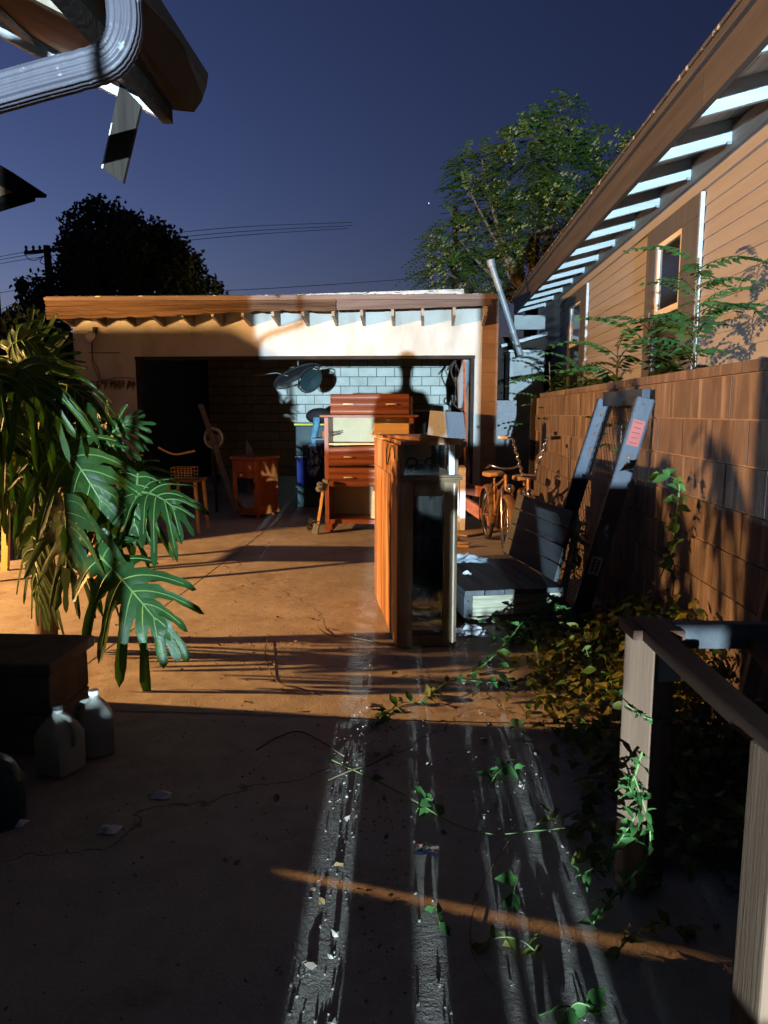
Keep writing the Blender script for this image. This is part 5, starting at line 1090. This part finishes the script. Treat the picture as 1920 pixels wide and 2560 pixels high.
vine('green leafy vine on the ground right of the display cabinet', [G(1165, 1690) , G(1215, 1670) + V((0, 0, .03)), G(1270, 1640) + V((0, 0, .10)), G(1310, 1620) + V((0, 0, .17)), G(1335, 1640) + V((0, 0, .12)), G(1350, 1700)], vine_leaves, .06, 3, .005, 2, 1.1)
vine('green vine trailing left along the slab joint', [G(1330, 1700), G(1240, 1720) + V((0, 0, .03)), G(1130, 1720) + V((0, 0, .04)), G(1060, 1760) + V((0, 0, .02)), G(1000, 1760), G(930, 1820)], vine_leaves, .045, 4, .004, 2, .95)
vine('long bare green stem lying across the dark slab', [G(830, 1905) + V((0, 0, .01)), G(1000, 1990) + V((0, 0, .015)), G(1130, 2065) + V((0, 0, .012)), G(1230, 2098) + V((0, 0, .02)), G(1330, 2098) + V((0, 0, .03)), G(1463, 2085) + V((0, 0, .03))], vine_leaves, .19, 5, .0035, 1, .7, skip=.3)
vine('thin brown runner curving down to the bottom edge', [G(1270, 2110) + V((0, 0, .01)), G(1215, 2200) + V((0, 0, .01)), G(1180, 2300) + V((0, 0, .01)), G(1178, 2380) + V((0, 0, .01)), G(1210, 2440) + V((0, 0, .01)), G(1280, 2540) + V((0, 0, .01))], vine_leaves, .3, 6, .002, 1, .6, M['twig'], .5)
pv = P1
vine('curly small-leaved vine hanging down the railing post', [at(1605, 1880, 2.02), at(1590, 1930, 2.0), at(1575, 1975, 1.98), at(1600, 2010, 1.98), at(1570, 2070, 1.97), at(1535, 2120, 1.96), at(1490, 2165, 1.97), at(1445, 2190, 1.98)], curl_leaves, .016, 7, .0035, 2, 1.15)
vine('curly vine loop springing back up at the post foot', [at(1585, 1940, 1.99), at(1612, 2020, 1.96), at(1625, 2080, 1.95), at(1622, 2130, 1.95), at(1608, 2160, 1.95), at(1622, 2200, 1.95), at(1610, 2232, 1.95)], curl_leaves, .03, 8, .003, 2, 1.05)
vine('curly vine tip hanging toward the viewer from the post', [at(1605, 2165, 1.93), at(1580, 2190, 1.90), at(1540, 2230, 1.87), at(1505, 2275, 1.84), at(1482, 2310, 1.82)], curl_leaves, .022, 9, .0035, 2, 1.15)
vine('curly vine looped around the railing post', [pv + V((-.075, -.05, .60)), pv + V((-.03, -.075, .575)), pv + V((.03, -.07, .56)), pv + V((.07, -.02, .57))], curl_leaves, .03, 10, .002, 2, .8)
vine('climbing vine with big leaves against the block wall', [V((1.30, 3.95, .55)), V((1.32, 3.85, .75)), V((1.30, 3.75, .95)), V((1.28, 3.70, 1.10)), V((1.26, 3.9, 1.12))], vine_leaves, .05, 11, .004, 2, 1.35)
vine('leafy vine hanging over the lower half of the blue ramp', [V((1.05, 4.75, .75)), V((1.03, 4.72, .62)), V((1.0, 4.7, .48)), V((.98, 4.68, .38))], vine_leaves, .03, 12, .004, 2, 1.1)
vine('green vine clump beside the bench end', [G(1330, 1600) + V((0, 0, .05)), G(1340, 1590) + V((.02, 0, .15)), G(1370, 1590) + V((0, 0, .2)), G(1420, 1590) + V((0, 0, .16)), G(1440, 1600) + V((0, 0, .1))], vine_leaves, .018, 13, .004, 2, 1.1)
vine('bright green sprig above the railing post', [V((.92, 2.95, .30)), V((.93, 2.9, .48)), V((.95, 2.88, .60)), V((.99, 2.9, .63))], vine_leaves, .018, 14, .003, 3, .9)
vine('green sprig at the slab joint', [G(940, 1825), G(955, 1812) + V((0, 0, .03)), G(960, 1790) + V((0, 0, .05))], vine_leaves, .022, 15, .003, 2, .7)
vine('wilted olive sprig on the lower slab', [G(1190, 2385), G(1240, 2370) + V((0, 0, .03)), G(1300, 2375) + V((0, 0, .03)), G(1345, 2385)], dry_leaves, .03, 16, .003, 2, .75)
vine('dark leafy sprig by the near railing post', [G(1530, 2400), G(1580, 2370) + V((0, 0, .04)), G(1650, 2350) + V((0, 0, .05)), G(1740, 2340)], dry_leaves, .03, 17, .003, 2, .7)
vine('green two-leaf shoot at the bottom edge', [G(1400, 2560), G(1440, 2535) + V((0, 0, .03)), G(1500, 2540) + V((0, 0, .01))], vine_leaves, .04, 18, .003, 2, 1.0)
vine('small shoot with three leaves beside the light strip', [G(1075, 2265), G(1090, 2285) + V((0, 0, .02)), G(1100, 2320) + V((0, 0, .005))], vine_leaves, .03, 19, .002, 2, .8)
vine('pair of leaves in the dark slab centre', [G(1040, 2030), G(1065, 2015) + V((0, 0, .03)), G(1095, 2025) + V((0, 0, .02))], vine_leaves, .03, 20, .002, 2, 1.25)
vine('small leaf pair near the lower right slab', [G(1225, 1960), G(1255, 1935) + V((0, 0, .03)), G(1290, 1935) + V((0, 0, .02))], vine_leaves, .03, 21, .002, 2, 1.1)
vine('single upright leaf on the lower slab', [G(1280, 2270), G(1285, 2240) + V((0, 0, .02)), G(1295, 2210) + V((0, 0, .03))], vine_leaves, .05, 22, .002, 1, 1.7)
# ---- creeping ground cover (uncountable) piled toward the wall
gc = MB(); r_ = random.Random(31); gd = MB()
def hump(x, y):
    return max(0, .05 + .50 * max(0, (x - .55) / .8) ** 1.4 * math.exp(-((y - 3.6) / 1.1) ** 2))
for i in range(2600):
    x = r_.triangular(.35, 1.36, 1.3); y = r_.uniform(2.15, 4.75)
    if x < .52 + .12 * math.sin(y * 5) + r_.uniform(-.15, .15): continue
    if r_.random() < .25 and y < 2.6: continue
    z = r_.uniform(.2, 1.0) * hump(x, y) + .01
    vs, fs = ovate(.075 * r_.uniform(.6, 1.2), .042 * r_.uniform(.7, 1.2), r_.uniform(.1, .5), r_.uniform(-.1, .5), i)
    Mx = TR((x, y, z), euler(r_.uniform(-.9, .7), r_.uniform(-.7, .7), r_.uniform(0, 6.28)))
    (gd if r_.random() < .78 else gc).add([Mx @ v for v in vs], fs)
    if i % 6 == 0: gd.tube([(x, y, 0), (x + r_.uniform(-.1, .1), y + r_.uniform(-.1, .1), z)], .002, 4, False)
stuff(gc.build('ground_cover', M['vine'], None, True), 'green creeping leaves mixed through the vine heap by the wall', 'ground cover')
stuff(gd.build('ground_cover', M['vine_dry'], None, True), 'yellowing creeping leaves heaped between the bench and the railing', 'ground cover')

# ---- saplings behind the wall, long feather leaves
def frond(L_, n, seed, lw=.028, ll=.10):
    r_ = random.Random(seed); mb = MB(); c = lambda t: V((0, L_ * t, L_ * (.10 * math.sin(t * 2.2) - .42 * t * t)))
    mb.tube([c(k / 8) for k in range(9)], [.004 - .0003 * k for k in range(9)], 5, False)
    for i in range(n):
        t = .15 + .85 * i / (n - 1)
        for s in (-1, 1):
            l = ll * (1 - .45 * t) * r_.uniform(.8, 1.15); d = V((s * .85, .45, -.55 + r_.uniform(-.2, .2))).normalized(); p = c(t); e = V((0, .8, .2)).normalized() * lw * .5
            mb.add([p, p + d * l * .45 + e, p + d * l, p + d * l * .45 - e], [(0, 1, 2, 3)])
    return mb
frm = [frond(.42, 9, i).mesh('frond', M['sap'], False) for i in range(4)]
def sapling(base, h, lab, nf, seed, sc=1.0, leanv=(0, 0, 0)):
    r_ = random.Random(seed); base = V(base); t = thing('sapling', lab, 'sapling', base, 0, 'saplings behind the block wall')
    tp = base + V((0, 0, h)) + V(leanv); MB().tube([base, base.lerp(tp, .5) + V((.03, .05, 0)), tp], [.016, .012, .006], 7).build('trunk', M['bark'], t, smooth=True)
    for i in range(nf):
        u = .45 + .55 * i / nf; p = base.lerp(tp, u); piece(frm[i % 4], 'frond', t, TR(p, euler(R(r_.uniform(5, 45)), 0, r_.uniform(0, 6.28)), [sc * r_.uniform(.75, 1.2)] * 3))
sapling((1.80, 5.05, 0), 2.45, 'tall dense sapling in front of the near window', 52, 1, 1.0, (-.02, -.05, 0))
sapling((1.75, 5.65, 0), 2.2, 'sapling with drooping fronds left of the dense one', 28, 2, 1.1, (-.05, .1, 0))
sapling((1.72, 6.7, 0), 2.05, 'low spreading sapling between the two windows', 20, 3, 1.2)
sapling((1.74, 8.2, 0), 2.0, 'pale green sapling below the far window', 20, 4, 1.2)
sapling((1.72, 9.7, 0), 2.1, 'feathery sapling at the far end of the block wall', 18, 5, 1.3, (-.1, 0, 0))

# ---- trees
def blob_points(blobs, Y, dy, r_, dens):
    out_ = []; k = Y / FPX
    for px, py, rp in blobs:
        c = at(px, py, Y) + V((0, r_.uniform(-dy, dy), 0)); rad = rp * k
        for i in range(int(dens * rp * rp / 3600)):
            d = V((r_.gauss(0, 1), r_.gauss(0, 1), r_.gauss(0, 1))).normalized(); out_.append((c + d * rad * r_.uniform(.35, 1.05) ** .6, d, c))
    return out_
rt = thing('tree', 'tall feathery green tree behind the garage and tan house', 'tree', (2.6, 19, 0)); r_ = random.Random(77)
blobs = [(1205, 385, 52), (1170, 375, 30), (1330, 365, 58), (1385, 318, 30), (1410, 308, 18), (1380, 400, 52), (1172, 470, 26), (1165, 495, 22), (1290, 470, 75), (1400, 480, 75), (1495, 440, 52), (1545, 432, 36), (1150, 600, 55), (1240, 570, 85), (1340, 580, 85), (1110, 680, 48), (1100, 640, 30), (1200, 690, 70), (1290, 690, 60), (1410, 570, 60), (1220, 480, 45), (1450, 520, 50), (1120, 720, 45)]
cr = MB(); fl2 = MB()
for p, d, c in blob_points(blobs, 19, 1.6, r_, 95):
    h = V((d.x, d.y, d.z * .3 + .15)).normalized(); L_ = r_.uniform(.35, .7); s_ = h.cross(UP).normalized()
    fl_on = r_.random() < .06
    for i in range(8):
        t = .1 + .9 * i / 7; q = p + h * L_ * t - UP * L_ * .5 * t * t
        for s in (-1, 1):
            l = .15 * (1 - .4 * t) * r_.uniform(.8, 1.2); dd = (s_ * s * .8 + h * .5 - UP * r_.uniform(.1, .6)).normalized(); e = h * .028
            cr.add([q, q + dd * l * .5 + e, q + dd * l, q + dd * l * .5 - e], [(0, 1, 2, 3)])
    if fl_on:
        for i in range(14):
            q = p + V((r_.uniform(-.2, .2), r_.uniform(-.25, .05), r_.uniform(-.15, .15))); a = r_.uniform(0, 3); fl2.add([q, q + V((.06 * math.cos(a), .03, .06 * math.sin(a))), q + V((.04, -.03, .07))], [(0, 1, 2)])
cr.build('crown', M['leaf_tree'], rt); fl2.build('seed_clusters', M['flower'], rt)
base = V((2.6, 19, 0)); fork = at(1330, 760, 19)
tk = MB().tube([base, base.lerp(fork, .6), fork], [.26, .2, .16], 10)
for px, py in ((1205, 400), (1330, 380), (1385, 330), (1280, 480), (1400, 480), (1495, 450), (1540, 440), (1150, 600), (1240, 580), (1340, 580), (1110, 680), (1410, 570), (1450, 520), (1175, 480)):
    q = at(px, py, 19 + r_.uniform(-1, 1)); md = fork.lerp(q, .5) + V((r_.uniform(-.3, .3), 0, -.25)); tk.tube([fork * (1 - t) ** 2 + md * 2 * t * (1 - t) + q * t * t for t in [k / 8 for k in range(9)]], [.10 - .0105 * k for k in range(9)], 6)
tk.build('trunk', M['bark'], rt, smooth=True)
lt = thing('tree', 'dark round tree in silhouette behind the garage at left', 'tree', (-6.3, 15.5, 0)); r_ = random.Random(5)
blobs = [(200, 690, 70), (300, 640, 110), (300, 585, 62), (278, 548, 24), (275, 522, 12), (390, 640, 80), (430, 690, 65), (495, 715, 38), (150, 715, 50), (108, 735, 38), (345, 590, 52), (230, 640, 70), (402, 575, 16), (120, 800, 60), (250, 720, 90), (380, 720, 80), (185, 600, 22), (470, 640, 14)]
cr = MB()
for p, d, c in blob_points(blobs, 15.5, 1.0, r_, 520):
    for k in range(2):
        q = p + V((r_.uniform(-.1, .1), r_.uniform(-.1, .1), r_.uniform(-.1, .1))); a = r_.uniform(0, 6.28); dd = V((math.cos(a), r_.uniform(-.4, .4), math.sin(a) - .4)).normalized(); e = dd.cross(V((r_.uniform(-1, 1), 1, r_.uniform(-1, 1)))).normalized() * .03; l = r_.uniform(.08, .14); cr.add([q, q + dd * l * .5 + e, q + dd * l, q + dd * l * .5 - e], [(0, 1, 2, 3)])
cr.build('crown', M['leaf_dark'], lt); tk = MB().tube([V((-6.3, 15.5, 0)), V((-6.3, 15.5, 3.6))], [.2, .14], 8)
for px, py in ((300, 600), (278, 540), (400, 640), (200, 680), (430, 690), (120, 740)): tk.tube([V((-6.3, 15.5, 2.6)), V((-6.3, 15.5, 3.0)).lerp(at(px, py, 15.5), .6), at(px, py, 15.5)], [.10, .06, .02], 6)
tk.build('trunk', M['bark'], lt)
hd = thing('hedge', 'black hedge mass left of the garage behind the big leaves', 'hedge', (-6.2, 11.6, 0)); r_ = random.Random(8); cr = MB()
for p, d, c in blob_points([(90, 850, 80), (20, 900, 90), (130, 900, 60), (60, 980, 110), (120, 1030, 90), (-40, 850, 90), (40, 1120, 120), (150, 840, 30), (20, 1250, 120)], 11.4, .5, r_, 420):
    if p.x > -5.2: continue
    a = r_.uniform(0, 6.28); dd = V((math.cos(a), r_.uniform(-.4, .4), math.sin(a) - .3)).normalized(); e = dd.cross(V((r_.uniform(-1, 1), 1, r_.uniform(-1, 1)))).normalized() * .035; l = r_.uniform(.09, .15); cr.add([p, p + dd * l * .5 + e, p + dd * l, p + dd * l * .5 - e], [(0, 1, 2, 3)])
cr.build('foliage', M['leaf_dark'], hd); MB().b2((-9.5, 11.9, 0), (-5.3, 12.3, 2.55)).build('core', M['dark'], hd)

# ---- utility poles, wires, bright planet
up = thing('utility_pole', 'wooden utility pole at far left beside the dark tree', 'utility pole', (at(118, 700, 30).x, 30, 0)); tp = at(117, 614, 30)
MB().tube([V((tp.x + .12, 30, 0)), tp], [.19, .14], 10).build('pole', M['polewood'], up, smooth=True); MB().beam(at(62, 632, 30), at(162, 622, 30), .1, .12).build('cross_arm', M['polewood'], up)
for px in (66, 84, 100, 134, 150): MB().lathe([(.04, 0), (.07, .06), (.04, .12), (.07, .18), (.03, .26)], at(px, 630, 29.95), 10).build('insulator', M['galv'], up)
for pts in (((60, 632), (72, 648), (90, 650), (108, 640)), ((108, 640), (100, 655), (114, 662)), ((128, 640), (140, 655), (158, 640), (168, 650))): MB().tube(smooth_path([at(x, y, 29.9) for x, y in pts], 4), .018, 5).build('jumper', M['wire'], up)
pa = at(1138, 515, 42); u2 = thing('utility_pole', 'tip of a distant utility pole left of the feathery tree', 'utility pole', (pa.x, 42, 0)); MB().tube([V((pa.x, 42, 0)), pa], [.2, .13], 8).build('pole', M['polewood'], u2); MB().beam(at(1128, 535, 42), at(1150, 530, 42), .1, .12).build('cross_arm', M['polewood'], u2)
WR_ = [((-40, 650), (118, 622), (540, 572), (880, 556), 30, 'uppermost wire over the dark tree'), ((-40, 658), (110, 632), (540, 584), (880, 564), 30, 'second wire over the dark tree'), ((-40, 668), (110, 642), (540, 594), (870, 571), 30, 'third wire over the dark tree'), ((-40, 742), (100, 722), (540, 727), (1075, 694), 34, 'low wire grazing the garage roof line'), ((-40, 796), (50, 750), (90, 728), (118, 716), 30, 'steep service wire at the left edge'), ((-40, 820), (30, 770), (80, 740), (118, 722), 30, 'lower steep service wire at the left edge'), ((1095, 516), (1140, 510), (1190, 505), (1230, 500), 42, 'short wire left of the feathery tree'), ((1100, 535), (1140, 530), (1190, 526), (1230, 522), 42, 'second short wire left of the feathery tree')]
for a_, b_, c_, d_, Y_, lab in WR_:
    solo(MB().tube(smooth_path([at(*a_, Y_), at(*b_, Y_), at(*c_, Y_), at(*d_, Y_ + 1)], 8), .012 * Y_ / 30, 5, False), 'power_line', M['wire'], 'thin black power line, ' + lab, 'power line', at(*b_, Y_), True, group='power lines')
sm = bpy.data.materials.new('star_light'); sm.use_nodes = True; e_ = sm.node_tree.nodes['Principled BSDF']; e_.inputs['Emission Color'].default_value = (.8, .88, 1, 1); e_.inputs['Emission Strength'].default_value = 2.5
solo(MB().ball(at(1072, 508, 900), .55, 8, 6), 'star', sm, 'single bright star left of the feathery tree', 'star', at(1072, 508, 900))

# ================================================================== SMALL LITTER
r_ = random.Random(21)
spots = [(545, 1610), (690, 1545), (760, 1545), (500, 1535), (780, 1550), (860, 1680), (1035, 1690), (625, 1758), (760, 1775), (858, 1750), (905, 1765), (700, 1725), (735, 1470), (610, 1468), (560, 1418), (850, 1415), (690, 1990), (800, 2250), (860, 2165), (1000, 2250), (775, 2230), (1180, 1745), (1260, 1900), (1340, 1860), (1400, 1900), (1440, 1820), (1250, 1770), (1200, 1850), (1120, 1810), (1330, 1960), (980, 1690), (640, 1340), (720, 1350), (500, 1350)]
for i, (px, py) in enumerate(spots):
    p = G(px, py); o = bpy.data.objects.new('dead_leaf', dead_leaves[i % 4]); COL.objects.link(o); o.location = p + V((0, 0, .008)); o.rotation_euler = (r_.uniform(-.5, .5), r_.uniform(-.5, .5), r_.uniform(0, 6.28)); s = r_.uniform(.5, 1.1); o.scale = (s, s, s); tag(o, 'small curled dead leaf lying on the concrete', 'leaf', 'dead leaves on the concrete')
lit = MB()
for i in range(1900):
    k = r_.random()
    if k < .30: x, y = r_.uniform(-1.3, 1.2), r_.uniform(1.4, 3.4)
    elif k < .5: x, y = r_.gauss(-.2, .12), r_.uniform(1.4, 3.3)
    elif k < .62: x, y = r_.gauss(-1.0, .35), r_.gauss(4.3, .3)
    elif k < .72: x, y = r_.gauss(.5, .25), r_.uniform(2.2, 4.2)
    else: x, y = r_.uniform(-3.5, 1.2), r_.uniform(3.3, 9.8)
    s = r_.uniform(.0025, .0075) * (1 + (r_.random() < .05) * 1.5); Rm = rmat(r_); c = V((x, y, s * .4)); vs = [c + Rm @ V((s * a * r_.uniform(.5, 1.3), s * b * r_.uniform(.5, 1.3), s * .7 * e * r_.uniform(.5, 1.2))) for a, b, e in ((1, 0, 0), (-1, 0, 0), (0, 1, 0), (0, -1, 0), (0, 0, 1), (0, 0, -1))]
    lit.add(vs, [(0, 2, 4), (2, 1, 4), (1, 3, 4), (3, 0, 4), (2, 0, 5), (1, 2, 5), (3, 1, 5), (0, 3, 5)])
stuff(lit.build('grit', M['chips']), 'grit and chips scattered over the concrete yard', 'grit')
for pts, lab in ((((795, 1565), (800, 1580), (830, 1592), (880, 1600), (960, 1612), (1010, 1625)), 'thin pale root lying left of the display cabinet'), (((668, 1600), (664, 1650), (690, 1705), (740, 1725), (790, 1738)), 'thin dark twig standing on the lit concrete'), (((640, 1880), (700, 1850), (760, 1835), (860, 1900)), 'dark twig lying at the edge of the shadow'), (((1130, 1625), (1160, 1610), (1175, 1600)), 'short pale stalk at the foot of the display cabinet'), (((820, 1955), (880, 1935), (930, 1915), (975, 1895)), 'pale twig crossing the strip of white light')):
    solo(MB().tube(smooth_path([G(x, y) + V((0, 0, .008 + .01 * (i % 2))) for i, (x, y) in enumerate(pts)], 5), .0035, 5), 'twig', M['twig'], lab, 'twig', G(*pts[0]), True, group='twigs on the ground')
for px, py, lab in ((275, 2075, 'dry pale leaf scrap on the dark slab at left'), (405, 1990, 'white flower scrap on the dark slab'), (40, 2060, 'white paper strip in the dark at the left edge'), (1435, 2055, 'white crumpled wrapper on the slab at right')):
    p = G(px, py); solo(crumple(p, .07, .05, .025, px, 5), 'scrap', M['paper'], lab, 'scrap', p)
# wet patch / plate under the light strip
c = G(1066, 2125); solo(crumple(c, .075, .06, .018, 77, 7), 'crushed_can', M['chrome'], 'flattened shiny can in the second strip of light', 'can', c)

# ================================================================== THE PHOTOGRAPHER (behind the camera, seen only as a shadow)
pe = thing('person', 'person in dark clothes standing behind the viewpoint holding up a phone', 'person', (.04, -.45, 0))
O = V((.04, -.45, 0))
js = {}; ed = []; vsk = []; rad = []
def J(n_, p, r_, par=None):
    js[n_] = len(vsk); vsk.append(O + V(p)); rad.append(r_)
    if par: ed.append((js[par], js[n_]))
J('pelvis', (0, 0, .95), (.15, .11)); J('waist', (0, 0, 1.10), (.14, .10), 'pelvis'); J('chest', (0, .0, 1.30), (.165, .11), 'waist'); J('neckb', (0, .0, 1.44), (.09, .08), 'chest'); J('neck', (0, .01, 1.50), (.055, .055), 'neckb'); J('jaw', (0, .03, 1.57), (.062, .075), 'neck'); J('skull', (0, .02, 1.665), (.075, .09), 'jaw'); J('crown', (0, .01, 1.73), (.045, .05), 'skull')
for s, k in ((-1, 'l'), (1, 'r')):
    J('sh' + k, (s * .19, 0, 1.40), (.062, .062), 'chest'); J('el' + k, (s * .24, .10, 1.13), (.046, .046), 'sh' + k); J('wr' + k, (s * .10, .33, 1.36), (.030, .030), 'el' + k); J('pa' + k, (s * .085, .385, 1.40), (.034, .020), 'wr' + k)
    for f_ in range(4): J('f%s%d' % (k, f_), (s * (.085 - .002 * f_), .415, 1.385 + .022 * f_), (.009, .009), 'pa' + k); J('g%s%d' % (k, f_), (s * (.06 - .002 * f_), .428, 1.388 + .022 * f_), (.008, .008), 'f%s%d' % (k, f_))
    J('t' + k, (s * .07, .385, 1.425), (.010, .010), 'pa' + k); J('u' + k, (s * .045, .392, 1.445), (.009, .009), 't' + k)
    J('hip' + k, (s * .09, 0, .88), (.095, .095), 'pelvis'); J('kn' + k, (s * .11, .02, .50), (.062, .065), 'hip' + k); J('an' + k, (s * .12, -.01, .10), (.042, .045), 'kn' + k); J('to' + k, (s * .14, .14, .045), (.045, .04), 'an' + k)
me = bpy.data.meshes.new('body'); me.from_pydata([v - O for v in vsk], ed, []); bo_ = bpy.data.objects.new('body', me); COL.objects.link(bo_); bo_.parent = pe; me.materials.append(M['shirt'])
sk = bo_.modifiers.new('skin', 'SKIN'); sk.use_smooth_shade = True; ss = bo_.modifiers.new('sub', 'SUBSURF'); ss.levels = ss.render_levels = 1
for i, sv in enumerate(me.skin_vertices[0].data): sv.radius = rad[i]; sv.use_root = (i == 0)
hr_ = MB().ball(O + V((0, -.005, 1.69)), (.082, .10, .075), 14, 10).build('hair', M['rubber'], pe, smooth=True)
solo(MB().box((0, -.035, 1.44), (.075, .009, .16)), 'phone', M['rubber'], 'dark phone held up by the person behind the viewpoint', 'phone', (0, -.035, 1.36), bevel=.004)
